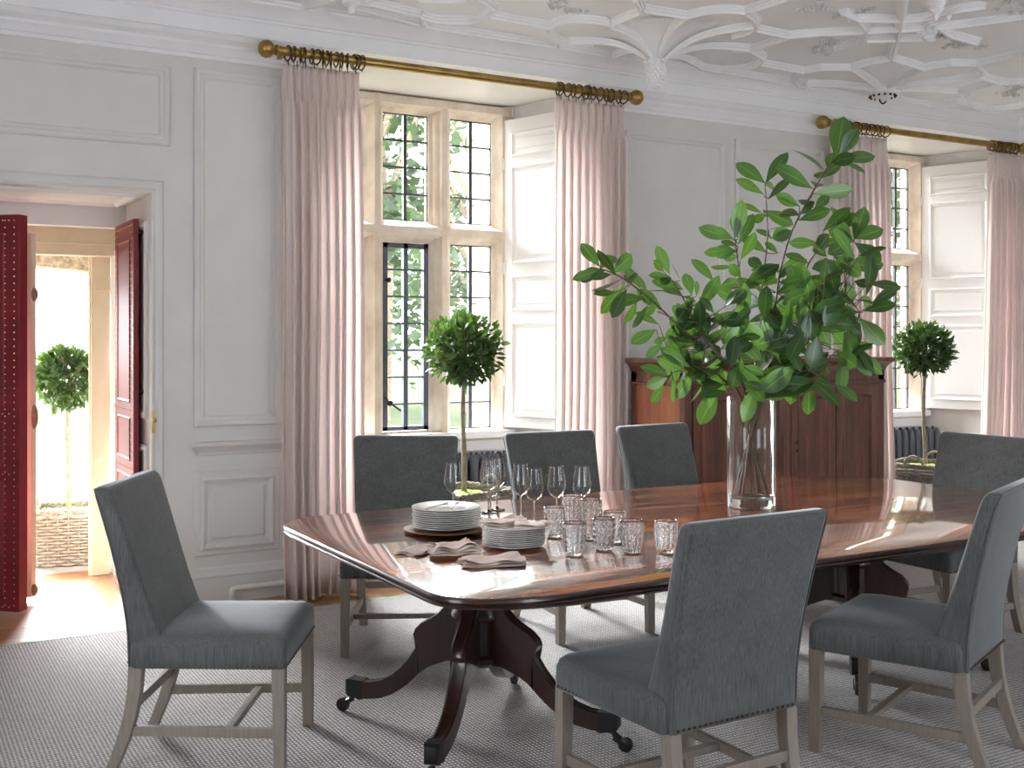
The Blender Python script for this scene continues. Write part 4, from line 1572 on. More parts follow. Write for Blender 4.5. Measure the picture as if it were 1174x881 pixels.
LEAVES = [(0,(3.744,3.617,2.301),(3.769,3.641,2.306),(3.845,3.668,2.504),0.45),(0,(3.744,3.617,2.301),(3.779,3.631,2.32),(3.841,3.584,2.436),0.45),(0,(3.744,3.617,2.301),(3.81,3.666,2.313),(3.857,3.56,2.249),0.42),(0,(3.744,3.617,2.301),(3.721,3.57,2.292),(3.877,3.525,2.313),0.42),(0,(3.707,3.639,2.254),(3.699,3.639,2.247),(3.539,3.657,2.334),0.55),(0,(3.707,3.639,2.254),(3.723,3.647,2.261),(3.797,3.684,2.345),0.42),(0,(3.686,3.65,2.215),(3.697,3.657,2.219),(3.753,3.601,2.28),0.42),(0,(3.666,3.662,2.176),(3.617,3.634,2.166),(3.446,3.664,2.246),0.42),(0,(3.655,3.68,2.138),(3.711,3.719,2.159),(3.853,3.636,2.174),0.3),(0,(3.644,3.698,2.1),(3.664,3.76,2.103),(3.533,3.763,2.141),0.35),(0,(3.621,3.733,2.024),(3.601,3.7,2.029),(3.669,3.589,2.067),0.35),(0,(3.633,3.715,2.062),(3.615,3.709,2.057),(3.625,3.632,2.099),0.6),(0,(3.644,3.698,2.1),(3.654,3.656,2.08),(3.697,3.616,2.131),0.6),(0,(3.61,3.751,1.985),(3.583,3.729,1.982),(3.479,3.716,1.942),0.42),(1,(3.539,3.85,2.201),(3.494,3.801,2.2),(3.433,3.912,2.297),0.42),(1,(3.541,3.849,2.155),(3.501,3.82,2.153),(3.402,3.878,2.218),0.35),(1,(3.539,3.85,2.201),(3.532,3.838,2.207),(3.615,3.795,2.338),0.45),(1,(3.541,3.849,2.155),(3.511,3.799,2.128),(3.575,3.732,2.216),0.42),(1,(3.541,3.849,2.155),(3.524,3.795,2.144),(3.64,3.735,2.099),0.3),(1,(3.545,3.846,2.063),(3.569,3.9,2.077),(3.498,3.957,2.121),0.35),(1,(3.543,3.848,2.109),(3.566,3.892,2.091),(3.649,3.798,2.025),0.4),(1,(3.545,3.846,2.063),(3.495,3.797,2.059),(3.453,3.828,2.029),0.7),(1,(3.547,3.845,2.016),(3.554,3.839,1.997),(3.661,3.789,2.013),0.25),(1,(3.541,3.849,1.875),(3.576,3.808,1.888),(3.542,3.848,1.936),0.5),(1,(3.549,3.844,1.97),(3.591,3.857,1.958),(3.57,3.935,2.006),0.42),(7,(3.354,3.841,1.941),(3.333,3.821,1.947),(3.355,3.801,2.104),0.45),(7,(3.354,3.841,1.941),(3.399,3.868,1.927),(3.425,3.808,2.049),0.42),(7,(3.354,3.841,1.941),(3.306,3.806,1.945),(3.224,3.823,1.983),0.45),(7,(3.358,3.839,1.898),(3.326,3.79,1.907),(3.289,3.855,1.933),0.42),(7,(3.361,3.837,1.855),(3.404,3.863,1.855),(3.443,3.811,1.967),0.5),(7,(3.358,3.839,1.898),(3.317,3.802,1.893),(3.217,3.792,1.859),0.42),(3,(3.964,3.721,1.955),(3.941,3.693,1.961),(3.937,3.629,2.09),0.5),(3,(3.964,3.721,1.955),(3.961,3.712,1.963),(4.078,3.657,2.007),0.55),(3,(3.964,3.721,1.955),(3.945,3.691,1.941),(3.995,3.592,1.859),0.5),(3,(3.964,3.721,1.955),(3.983,3.743,1.962),(3.867,3.736,2.035),0.45),(3,(3.964,3.721,1.955),(3.926,3.695,1.948),(3.816,3.723,1.892),0.5),(3,(3.934,3.739,1.944),(3.938,3.716,1.927),(3.882,3.683,1.853),0.6),(3,(3.873,3.774,1.921),(3.834,3.783,1.998),(3.917,3.706,2.097),0.35),(3,(3.903,3.756,1.932),(3.924,3.785,2.003),(4.005,3.748,2.082),0.5),(3,(3.843,3.791,1.909),(3.87,3.839,1.949),(3.969,3.808,1.951),0.45),(3,(3.843,3.791,1.909),(3.849,3.829,1.947),(3.747,3.9,1.948),0.3),(3,(3.843,3.791,1.909),(3.85,3.777,1.881),(3.835,3.837,1.924),0.7),(3,(3.964,3.721,1.955),(3.954,3.752,2.001),(3.947,3.83,2.119),0.4),(4,(3.967,3.778,1.697),(3.979,3.79,1.841),(4.151,3.724,1.852),0.5),(4,(3.967,3.778,1.697),(3.934,3.742,1.837),(3.882,3.822,1.769),0.55),(4,(3.967,3.778,1.697),(3.953,3.749,1.847),(3.786,3.785,1.826),0.45),(4,(3.95,3.787,1.672),(3.852,3.756,1.722),(3.682,3.8,1.746),0.4),(4,(3.934,3.796,1.648),(3.849,3.789,1.679),(3.761,3.868,1.724),0.4),(4,(3.967,3.778,1.697),(3.974,3.722,1.767),(3.987,3.644,1.746),0.7),(4,(3.967,3.778,1.697),(3.994,3.787,1.77),(4.008,3.789,1.668),0.7),(4,(4.027,3.743,1.623),(4.018,3.655,1.665),(4.062,3.557,1.723),0.42),(4,(4.027,3.743,1.623),(3.995,3.684,1.626),(4.1,3.601,1.66),0.42),(4,(4.003,3.757,1.653),(4.066,3.761,1.7),(4.146,3.788,1.648),0.6),(4,(4.015,3.75,1.638),(4.016,3.75,1.628),(3.904,3.771,1.636),0.5),(4,(4.027,3.743,1.623),(4.012,3.723,1.592),(4.088,3.657,1.477),0.5),(4,(4.027,3.743,1.623),(4.001,3.713,1.574),(3.904,3.69,1.46),0.5),(4,(3.885,3.825,1.574),(3.898,3.813,1.566),(4.002,3.807,1.459),0.55),(4,(3.885,3.825,1.574),(3.913,3.828,1.57),(3.985,3.721,1.592),0.4),(4,(3.885,3.825,1.574),(3.885,3.812,1.574),(3.79,3.813,1.609),0.5),(4,(3.918,3.806,1.623),(3.903,3.83,1.646),(3.829,3.864,1.654),0.5),(4,(4.027,3.743,1.623),(4.043,3.787,1.477),(4.145,3.776,1.459),0.4),(4,(3.934,3.796,1.648),(3.88,3.748,1.635),(3.951,3.678,1.53),0.4),(5,(3.596,3.644,1.357),(3.654,3.688,1.622),(3.606,3.709,1.478),0.5),(5,(3.596,3.644,1.357),(3.638,3.62,1.512),(3.606,3.629,1.379),0.55),(5,(3.596,3.644,1.357),(3.683,3.648,1.462),(3.758,3.676,1.342),0.5),(5,(3.62,3.584,1.327),(3.696,3.57,1.445),(3.818,3.576,1.377),0.5),(5,(3.577,3.678,1.341),(3.552,3.712,1.462),(3.555,3.646,1.362),0.45),(5,(3.557,3.713,1.325),(3.561,3.758,1.393),(3.476,3.793,1.563),0.35),(5,(3.557,3.713,1.325),(3.489,3.676,1.379),(3.438,3.782,1.234),0.42),(5,(3.533,3.75,1.296),(3.479,3.695,1.279),(3.552,3.665,1.27),0.45),(5,(3.608,3.614,1.342),(3.6,3.633,1.295),(3.635,3.675,1.167),0.5),(5,(3.608,3.614,1.342),(3.598,3.62,1.313),(3.673,3.531,1.215),0.42),(5,(3.626,3.57,1.32),(3.66,3.542,1.297),(3.71,3.465,1.234),0.5),(5,(3.608,3.614,1.342),(3.622,3.633,1.337),(3.673,3.582,1.304),0.5),(5,(3.577,3.678,1.341),(3.596,3.711,1.335),(3.599,3.668,1.378),0.5),(5,(3.596,3.644,1.357),(3.575,3.643,1.529),(3.499,3.646,1.413),0.5),(8,(3.763,4.01,1.717),(3.716,4.114,1.75),(3.845,4.096,1.661),0.42),(8,(3.741,4.022,1.659),(3.79,4.05,1.668),(3.877,4.02,1.714),0.5),(8,(3.683,4.021,1.533),(3.619,4.052,1.576),(3.665,3.968,1.61),0.42),(8,(3.785,3.997,1.776),(3.686,4.107,1.831),(3.78,4.052,1.84),0.35),(8,(3.774,4.003,1.747),(3.622,4.016,1.798),(3.674,3.933,1.795),0.3),(8,(3.796,3.991,1.805),(3.724,3.967,1.816),(3.862,3.923,1.872),0.42),(8,(3.796,3.991,1.805),(3.858,4.02,1.795),(3.907,3.943,1.811),0.4),(8,(3.796,3.991,1.805),(3.943,3.955,1.749),(4.019,3.883,1.83),0.45),(8,(3.763,4.01,1.717),(3.852,3.988,1.685),(3.968,3.98,1.614),0.45),(9,(3.201,3.744,1.405),(3.237,3.764,1.43),(3.359,3.743,1.47),0.42),(9,(3.26,3.756,1.351),(3.276,3.734,1.38),(3.208,3.694,1.293),0.55),(9,(3.26,3.756,1.351),(3.31,3.736,1.38),(3.39,3.705,1.347),0.5),(9,(3.327,3.787,1.295),(3.307,3.734,1.306),(3.368,3.681,1.282),0.5),(9,(3.122,3.754,1.485),(3.195,3.715,1.544),(3.109,3.687,1.599),0.5),(9,(3.148,3.751,1.459),(3.227,3.703,1.56),(3.272,3.658,1.625),0.5),(9,(3.066,3.775,1.579),(3.205,3.726,1.642),(3.295,3.708,1.708),0.5),(9,(3.036,3.792,1.646),(3.17,3.734,1.723),(3.278,3.75,1.75),0.4),(9,(3.175,3.748,1.432),(3.279,3.763,1.495),(3.413,3.754,1.512),0.4),(9,(3.227,3.74,1.379),(3.234,3.785,1.363),(3.286,3.783,1.296),0.4),(2,(2.659,3.893,1.794),(2.664,3.903,1.801),(2.624,3.974,1.899),0.42),(2,(2.659,3.893,1.794),(2.647,3.885,1.787),(2.565,3.947,1.75),0.4),(2,(2.674,3.884,1.786),(2.686,3.914,1.787),(2.625,3.952,1.768),0.45),(2,(2.72,3.858,1.764),(2.703,3.84,1.765),(2.608,3.827,1.859),0.28),(2,(2.705,3.867,1.772),(2.671,3.827,1.766),(2.587,3.851,1.753),0.45),(2,(2.736,3.849,1.757),(2.749,3.862,1.751),(2.666,3.951,1.702),0.15),(2,(2.764,3.844,1.738),(2.742,3.895,1.696),(2.65,3.917,1.688),0.55),(2,(2.764,3.844,1.738),(2.787,3.904,1.729),(2.692,3.922,1.614),0.18),(2,(2.764,3.844,1.738),(2.78,3.873,1.708),(2.697,3.852,1.594),0.3),(2,(2.822,3.834,1.699),(2.847,3.858,1.709),(2.795,3.915,1.812),0.4),(2,(2.851,3.829,1.679),(2.89,3.874,1.692),(2.873,3.947,1.784),0.42),(2,(2.851,3.829,1.679),(2.856,3.85,1.671),(2.79,3.942,1.66),0.5),(2,(2.822,3.834,1.699),(2.829,3.865,1.658),(2.8,3.9,1.57),0.25),(2,(2.881,3.824,1.66),(2.831,3.795,1.638),(2.784,3.825,1.55),0.25),(2,(2.909,3.819,1.635),(2.927,3.859,1.634),(2.86,3.855,1.608),0.55),(9,(2.976,3.827,1.762),(3.016,3.881,1.779),(2.974,3.911,1.896),0.4),(9,(2.976,3.827,1.762),(2.943,3.828,1.787),(2.868,3.791,1.826),0.4),(9,(2.994,3.816,1.73),(3.004,3.793,1.748),(2.945,3.775,1.815),0.5),(9,(3.022,3.801,1.68),(3.071,3.797,1.686),(3.084,3.854,1.779),0.45),(9,(3.036,3.792,1.646),(3.111,3.816,1.681),(3.124,3.826,1.747),0.35),(9,(2.976,3.827,1.762),(2.97,3.812,1.761),(2.903,3.787,1.733),0.5),(9,(3.012,3.806,1.696),(3.041,3.82,1.712),(2.995,3.855,1.745),0.4),(9,(3.066,3.775,1.579),(3.071,3.807,1.571),(2.999,3.828,1.635),0.6),(9,(3.081,3.766,1.545),(3.115,3.81,1.545),(3.055,3.797,1.673),0.42),(9,(3.081,3.766,1.545),(3.073,3.74,1.532),(3.047,3.717,1.651),0.35),(9,(3.122,3.754,1.485),(3.134,3.764,1.506),(3.159,3.814,1.61),0.35),(9,(3.066,3.775,1.579),(3.11,3.696,1.608),(3.073,3.739,1.672),0.45),(9,(3.066,3.775,1.579),(3.204,3.739,1.635),(3.218,3.687,1.698),0.5),(7,(3.368,3.833,1.77),(3.228,3.836,1.75),(3.154,3.889,1.845),0.6),(7,(3.354,3.841,1.941),(3.368,3.879,1.949),(3.28,3.991,2.002),0.35),(7,(3.358,3.839,1.898),(3.352,3.871,1.898),(3.249,3.917,1.884),0.25),(7,(3.354,3.841,1.941),(3.353,3.822,1.944),(3.333,3.839,2.038),0.42),(7,(3.364,3.835,1.812),(3.386,3.88,1.823),(3.281,3.909,1.821),0.12),(7,(3.371,3.831,1.727),(3.253,3.856,1.725),(3.229,3.887,1.739),0.4),(7,(3.361,3.837,1.855),(3.404,3.88,1.87),(3.317,3.88,1.867),0.5),(7,(3.368,3.833,1.77),(3.327,3.773,1.769),(3.251,3.755,1.818),0.5),(6,(2.999,3.814,1.356),(2.937,3.852,1.558),(2.863,3.912,1.609),0.4),(6,(2.982,3.823,1.35),(2.894,3.816,1.538),(2.783,3.829,1.481),0.45),(6,(3.015,3.804,1.362),(2.973,3.837,1.506),(2.936,3.882,1.481),0.45),(6,(3.048,3.786,1.374),(3.004,3.835,1.558),(3.002,3.873,1.494),0.5),(6,(2.982,3.823,1.35),(2.914,3.798,1.478),(2.856,3.829,1.422),0.45),(6,(3.048,3.786,1.374),(3.03,3.857,1.56),(3.043,3.923,1.503),0.4),(6,(3.064,3.776,1.38),(3.051,3.761,1.477),(3.02,3.836,1.518),0.5),(6,(3.064,3.776,1.38),(3.058,3.81,1.451),(3.037,3.891,1.456),0.5),(6,(3.103,3.777,1.372),(3.11,3.73,1.508),(3.074,3.782,1.6),0.5),(6,(3.122,3.778,1.368),(3.174,3.799,1.498),(3.118,3.828,1.451),0.55),(6,(3.048,3.786,1.374),(3.019,3.745,1.376),(2.891,3.768,1.453),0.35),(6,(3.031,3.795,1.368),(2.997,3.766,1.366),(2.874,3.771,1.418),0.45),(6,(2.982,3.823,1.35),(2.944,3.796,1.341),(2.857,3.864,1.381),0.5),(6,(2.982,3.823,1.35),(2.936,3.793,1.331),(2.887,3.862,1.294),0.55),(6,(2.982,3.823,1.35),(2.977,3.871,1.297),(2.961,3.931,1.222),0.35),(6,(2.982,3.823,1.35),(3.016,3.86,1.333),(3.039,3.881,1.228),0.2),(6,(3.031,3.795,1.368),(3.074,3.846,1.363),(3.096,3.907,1.251),0.3),(6,(3.161,3.778,1.36),(3.168,3.784,1.363),(3.138,3.876,1.22),0.2),(6,(3.122,3.778,1.368),(3.085,3.731,1.361),(3.001,3.715,1.332),0.35),(6,(3.241,3.779,1.313),(3.175,3.722,1.293),(3.086,3.725,1.29),0.45),(6,(3.292,3.796,1.288),(3.24,3.767,1.269),(3.151,3.811,1.249),0.3),(6,(3.181,3.778,1.348),(3.232,3.765,1.425),(3.35,3.736,1.477),0.4),(6,(3.323,3.812,1.275),(3.254,3.736,1.275),(3.277,3.708,1.4),0.5),(6,(3.241,3.779,1.313),(3.229,3.769,1.295),(3.132,3.804,1.306),0.4),(9,(3.122,3.754,1.485),(3.121,3.776,1.459),(3.008,3.856,1.584),0.45),(9,(3.122,3.754,1.485),(3.167,3.831,1.464),(3.249,3.813,1.528),0.45),(9,(3.175,3.748,1.432),(3.211,3.773,1.452),(3.354,3.766,1.526),0.45),(9,(3.175,3.748,1.432),(3.276,3.846,1.428),(3.158,3.845,1.506),0.45),(9,(3.175,3.748,1.432),(3.313,3.786,1.485),(3.363,3.793,1.618),0.45),(9,(3.175,3.748,1.432),(3.324,3.793,1.51),(3.373,3.703,1.41),0.45),(10,(3.527,3.753,1.359),(3.457,3.759,1.451),(3.565,3.674,1.473),0.45),(10,(3.527,3.753,1.359),(3.552,3.887,1.422),(3.53,3.967,1.573),0.45),(10,(3.558,3.747,1.382),(3.481,3.744,1.436),(3.57,3.66,1.498),0.45),(10,(3.527,3.753,1.359),(3.535,3.818,1.402),(3.692,3.759,1.357),0.45),(10,(3.665,3.72,1.476),(3.646,3.779,1.504),(3.591,3.823,1.373),0.45),(10,(3.679,3.712,1.5),(3.616,3.705,1.522),(3.435,3.782,1.473),0.45),(10,(3.665,3.72,1.476),(3.694,3.692,1.461),(3.68,3.703,1.624),0.45),(10,(3.651,3.728,1.453),(3.615,3.665,1.425),(3.535,3.698,1.509),0.45),(9,(3.175,3.748,1.432),(3.148,3.808,1.369),(3.185,3.813,1.207),0.45),(9,(3.175,3.748,1.432),(3.125,3.86,1.343),(3.048,3.867,1.244),0.45),(9,(3.26,3.756,1.351),(3.212,3.711,1.367),(3.228,3.698,1.5),0.45),(9,(3.26,3.756,1.351),(3.354,3.933,1.306),(3.293,3.975,1.2),0.45),(9,(3.227,3.74,1.379),(3.265,3.728,1.385),(3.211,3.829,1.395),0.45),(9,(3.227,3.74,1.379),(3.321,3.793,1.385),(3.407,3.721,1.231),0.45),(10,(3.485,3.789,1.296),(3.461,3.829,1.329),(3.557,3.694,1.35),0.45),(10,(3.479,3.804,1.276),(3.492,3.88,1.306),(3.562,3.817,1.465),0.45),(10,(3.491,3.774,1.316),(3.48,3.719,1.304),(3.599,3.61,1.29),0.45),(10,(3.496,3.759,1.336),(3.563,3.809,1.318),(3.704,3.71,1.364),0.45),(9,(3.096,3.758,1.511),(3.037,3.837,1.424),(3.084,3.738,1.324),0.45),(9,(3.096,3.758,1.511),(3.057,3.859,1.44),(3.191,3.859,1.595),0.45),(9,(3.066,3.775,1.579),(3.118,3.788,1.575),(3.022,3.839,1.551),0.45),(9,(3.081,3.766,1.545),(3.157,3.801,1.578),(3.285,3.692,1.581),0.45),(9,(3.148,3.751,1.459),(3.348,3.788,1.578),(3.444,3.763,1.499),0.45),(9,(3.148,3.751,1.459),(3.335,3.792,1.554),(3.315,3.731,1.726),0.45),(10,(3.679,3.712,1.5),(3.713,3.63,1.436),(3.651,3.711,1.33),0.45),(10,(3.679,3.712,1.5),(3.818,3.719,1.447),(3.775,3.758,1.582),0.45),(10,(3.72,3.689,1.571),(3.74,3.694,1.574),(3.879,3.638,1.56),0.45),(10,(3.72,3.689,1.571),(3.776,3.758,1.563),(3.793,3.673,1.718),0.45),(10,(3.72,3.689,1.571),(3.614,3.634,1.624),(3.611,3.679,1.816),0.45),(10,(3.72,3.689,1.571),(3.723,3.771,1.65),(3.699,3.845,1.824),0.45),(10,(3.72,3.689,1.571),(3.812,3.7,1.679),(3.933,3.698,1.542),0.45),(10,(3.72,3.689,1.571),(3.776,3.64,1.684),(3.785,3.716,1.855),0.45),(10,(3.72,3.689,1.571),(3.837,3.647,1.582),(3.799,3.733,1.719),0.45),(10,(3.72,3.689,1.571),(3.766,3.607,1.581),(3.78,3.645,1.708),0.45),(10,(3.72,3.689,1.571),(3.797,3.617,1.533),(3.899,3.635,1.372),0.45),(10,(3.72,3.689,1.571),(3.881,3.675,1.552),(3.877,3.631,1.411),0.45),(10,(3.692,3.704,1.524),(3.568,3.734,1.583),(3.587,3.686,1.478),0.45),(10,(3.679,3.712,1.5),(3.626,3.829,1.598),(3.534,3.848,1.664),0.45),(10,(3.473,3.819,1.256),(3.44,3.809,1.285),(3.364,3.791,1.14),0.45),(10,(3.473,3.819,1.256),(3.408,3.8,1.288),(3.533,3.721,1.243),0.45),(9,(3.327,3.787,1.295),(3.266,3.793,1.262),(3.128,3.853,1.366),0.45),(9,(3.327,3.787,1.295),(3.351,3.875,1.272),(3.304,3.964,1.385),0.45),(10,(3.473,3.819,1.256),(3.479,3.753,1.234),(3.586,3.614,1.309),0.45),(10,(3.485,3.789,1.296),(3.586,3.845,1.275),(3.737,3.833,1.248),0.45),(9,(3.227,3.74,1.379),(3.185,3.813,1.318),(3.056,3.829,1.425),0.45),(9,(3.294,3.771,1.324),(3.245,3.834,1.274),(3.219,3.917,1.125),0.45),(9,(3.081,3.766,1.545),(3.344,3.789,1.652),(3.206,3.792,1.719),0.45),(9,(3.081,3.766,1.545),(3.277,3.732,1.646),(3.218,3.754,1.487),0.45),(9,(3.081,3.766,1.545),(3.047,3.804,1.513),(3.175,3.772,1.425),0.45),(9,(3.081,3.766,1.545),(3.098,3.87,1.504),(3.181,3.867,1.634),0.45),(10,(3.62,3.734,1.429),(3.496,3.706,1.501),(3.539,3.685,1.66),0.45),(10,(3.665,3.72,1.476),(3.663,3.838,1.526),(3.637,3.885,1.377),0.45),(10,(3.692,3.704,1.524),(3.597,3.69,1.549),(3.564,3.646,1.673),0.45),(10,(3.692,3.704,1.524),(3.693,3.774,1.561),(3.621,3.795,1.433),0.45),(10,(3.62,3.734,1.429),(3.443,3.752,1.573),(3.45,3.744,1.723),0.45),(10,(3.589,3.74,1.406),(3.515,3.852,1.554),(3.721,3.809,1.662),0.45),(10,(3.72,3.689,1.571),(3.678,3.663,1.728),(3.558,3.743,1.66),0.45),(10,(3.72,3.689,1.571),(3.717,3.682,1.748),(3.807,3.638,1.804),0.45),(10,(3.72,3.689,1.571),(3.789,3.623,1.716),(3.691,3.62,1.564),0.45),(10,(3.72,3.689,1.571),(3.859,3.683,1.755),(3.748,3.78,1.676),0.45),(10,(3.72,3.689,1.571),(3.761,3.56,1.669),(3.669,3.656,1.628),0.45),(10,(3.72,3.689,1.571),(3.81,3.615,1.629),(3.699,3.679,1.736),0.45),(10,(3.72,3.689,1.571),(3.87,3.553,1.697),(3.925,3.569,1.884),0.45),(10,(3.72,3.689,1.571),(3.854,3.529,1.743),(3.974,3.46,1.728),0.45),(10,(3.72,3.689,1.571),(3.799,3.561,1.855),(3.714,3.591,1.98),0.45),(10,(3.72,3.689,1.571),(3.89,3.623,1.871),(3.939,3.517,1.907),0.45),(10,(3.72,3.689,1.571),(3.688,3.614,1.868),(3.615,3.648,1.924),0.45),(10,(3.72,3.689,1.571),(3.838,3.718,1.876),(3.99,3.7,1.801),0.45),(10,(3.72,3.689,1.571),(3.661,3.684,1.778),(3.556,3.749,1.749),0.45),(10,(3.72,3.689,1.571),(3.73,3.784,1.805),(3.718,3.862,1.728),0.45),(10,(3.589,3.74,1.406),(3.697,3.737,1.309),(3.585,3.88,1.297),0.45),(10,(3.589,3.74,1.406),(3.685,3.734,1.317),(3.54,3.763,1.338),0.45),(10,(3.651,3.728,1.453),(3.76,3.73,1.359),(3.746,3.669,1.233),0.45),(10,(3.651,3.728,1.453),(3.75,3.727,1.396),(3.735,3.773,1.476),0.45),(10,(3.496,3.759,1.336),(3.581,3.739,1.268),(3.475,3.782,1.331),0.45),(10,(3.491,3.774,1.316),(3.641,3.84,1.273),(3.676,3.788,1.369),0.45),(9,(3.148,3.751,1.459),(3.061,3.839,1.331),(3.24,3.79,1.405),0.45),(9,(3.148,3.751,1.459),(3.078,3.812,1.369),(2.987,3.84,1.5),0.45),(9,(3.081,3.766,1.545),(3.012,3.876,1.461),(3.037,3.872,1.321),0.45),(9,(3.096,3.758,1.511),(3.053,3.883,1.458),(3.126,3.834,1.329),0.45),(9,(3.051,3.784,1.613),(3.082,3.763,1.628),(3.115,3.678,1.755),0.45),(9,(3.036,3.792,1.646),(3.091,3.809,1.672),(2.994,3.807,1.57),0.45),(10,(3.692,3.704,1.524),(3.461,3.909,1.734),(3.565,3.811,1.826),0.45),(10,(3.706,3.696,1.547),(3.443,3.846,1.754),(3.578,3.814,1.832),0.45),(10,(3.665,3.72,1.476),(3.492,3.821,1.626),(3.538,3.757,1.544),0.45),(10,(3.679,3.712,1.5),(3.52,3.872,1.665),(3.619,3.836,1.541),0.45),(10,(3.692,3.704,1.524),(3.756,3.583,1.423),(3.759,3.603,1.268),0.45),(10,(3.665,3.72,1.476),(3.802,3.665,1.385),(3.908,3.566,1.475),0.45),(10,(3.706,3.696,1.547),(3.877,3.615,1.438),(3.964,3.555,1.344),0.45),(10,(3.72,3.689,1.571),(3.875,3.65,1.479),(3.914,3.575,1.341),0.45),(10,(3.589,3.74,1.406),(3.554,3.671,1.378),(3.396,3.689,1.276),0.45),(10,(3.589,3.74,1.406),(3.673,3.808,1.388),(3.668,3.82,1.208),0.45)]

BR_LAB = ['laurel branch rising highest, its tip by the far curtain rod', 'upright laurel branch with paired leaves left of the tallest branch',
          'longest laurel branch reaching out to the left curtain', 'laurel branch ending in a whorl of dark leaves at the upper right',
          'laurel branch spreading furthest to the right', 'laurel branch drooping at the lower right in front of the cabinet',
          'laurel branch drooping at the lower left in front of the cabinet', 'laurel branch with large pale leaves in the upper left middle',
          'slender laurel branch at the back in the middle', 'laurel branch leaning left inside the bunch', 'laurel branch leaning right inside the bunch']
AXIS = Vector((VX, VY))
for bi, st in enumerate(STEMS):
    rr = random.Random(40 + bi)
    root = empty('laurel_branch', (VX, VY, TZ))
    tag(root, BR_LAB[bi], 'branch', 'laurel branches in the glass vase')
    O = Vector((VX, VY, TZ))
    pts = [Vector(p) for p in st]
    # foot of the stem stands on the vase floor, inside the glass
    a = rr.uniform(0, 6.28)
    foot = Vector((VX + 0.075 * math.cos(a), VY + 0.075 * math.sin(a), TZ + 0.058))
    neck = Vector((VX - 0.05 * math.cos(a) + rr.uniform(-0.02, 0.02), VY - 0.05 * math.sin(a), TZ + VH + 0.01))
    top = pts[1]
    pts = [foot, neck] + [p for p in pts[1:] if p.z > TZ + VH + 0.06]
    sm = smooth_path([tuple(p) for p in pts])
    n = len(sm)
    q = MB()
    q.tube([Vector(p) - O for p in sm], [0.0065 - 0.0042 * i / (n - 1) for i in range(n)], 7)
    lv = MB()
    tw = q
    for (b, nn, ba, ti, w) in LEAVES:
        if b != bi:
            continue
        ba, ti = Vector(ba), Vector(ti)
        near = min((Vector(p) for p in sm if p[2] > TZ + VH + 0.02), key=lambda p: (p - ba).length + 0.4 * max(0, p.z - ba.z))
        ti = ba + (ti - ba) * 1.08
        leaf_quad(lv, ba - O, ti - O, max(w, 0.4) * 1.0, rr.gauss(0.0, 0.3) + (1.1 if w < 0.3 else 0), 8, 0.12, rr.uniform(0.0, 0.14), 0.6,
                  (-0.45 + rr.gauss(0, 0.25), -0.8 + rr.gauss(0, 0.2), 0.35 + rr.gauss(0, 0.3)))
        if (near - ba).length > 0.006:
            mid = (near + ba) / 2 + Vector((0, 0, -0.08 * (near - ba).length))
            tw.tube([near - O, mid - O, ba - O], [0.0028, 0.0022, 0.0016], 5)
    # smaller leaves along the stem
    for j in range(n):
        p = Vector(sm[j])
        if p.z < TZ + VH + 0.12 or rr.random() < 0.25:
            continue
        a = rr.uniform(0, 6.28)
        e = rr.uniform(-0.3, 0.8)
        d = Vector((math.cos(a), math.sin(a), e)).normalized()
        l = rr.uniform(0.09, 0.15)
        leaf_quad(lv, p - O, p + d * l - O, 0.5, rr.gauss(0, 0.7), 6, 0.16, 0.1, 0.6, (-0.45, -0.6, 0.6))
    if lv.v:
        lv.build('leaves', M['laurel'], root, angle=180, flipfix=False)
    tw.build('stem', M['twig'], root, angle=60)
# little seed heads on the lower right branch
# ------------------------------------------------------------------ plates, napkins, glasses
def plate_mesh(r, name, seed):
    rr = random.Random(seed)
    a1, a2 = rr.uniform(0, 6), rr.uniform(0, 6)
    q = MB()
    rip = lambda a, z: 1 + 0.006 * math.sin(5 * a + a1) + 0.004 * math.sin(9 * a + a2)
    q.lathe([(r * 0.02, 0.0), (r * 0.55, 0.0), (r * 0.58, 0.002), (r * 0.72, 0.006), (r * 0.97, 0.0135), (r, 0.0150), (r * 0.995, 0.0172), (r * 0.96, 0.0168),
             (r * 0.72, 0.0098), (r * 0.60, 0.0058), (r * 0.02, 0.0050)], (0, 0, 0), 48, ripple=rip)
    return q.data(name, M['china'], 40)


def stack(x, y, z, r, n, pitch, lab, grp):
    me = [plate_mesh(r, 'plate', i) for i in range(3)]
    rr = random.Random(int(x * 100))
    for i in range(n):
        o = bpy.data.objects.new('plate', me[i % 3])
        COL.objects.link(o)
        o.location = (x + rr.uniform(-1, 1) * 0.003, y + rr.uniform(-1, 1) * 0.003, z + i * pitch)
        o.rotation_euler = (0, 0, rr.uniform(0, 6.28))
        l = lab
        if i == n - 1:
            l = lab + ', topmost of its stack'
        elif i == 0:
            l = lab + ', lowest of its stack'
        else:
            l = lab + ', in the middle of its stack'
        tag(o, l, 'plate', grp)


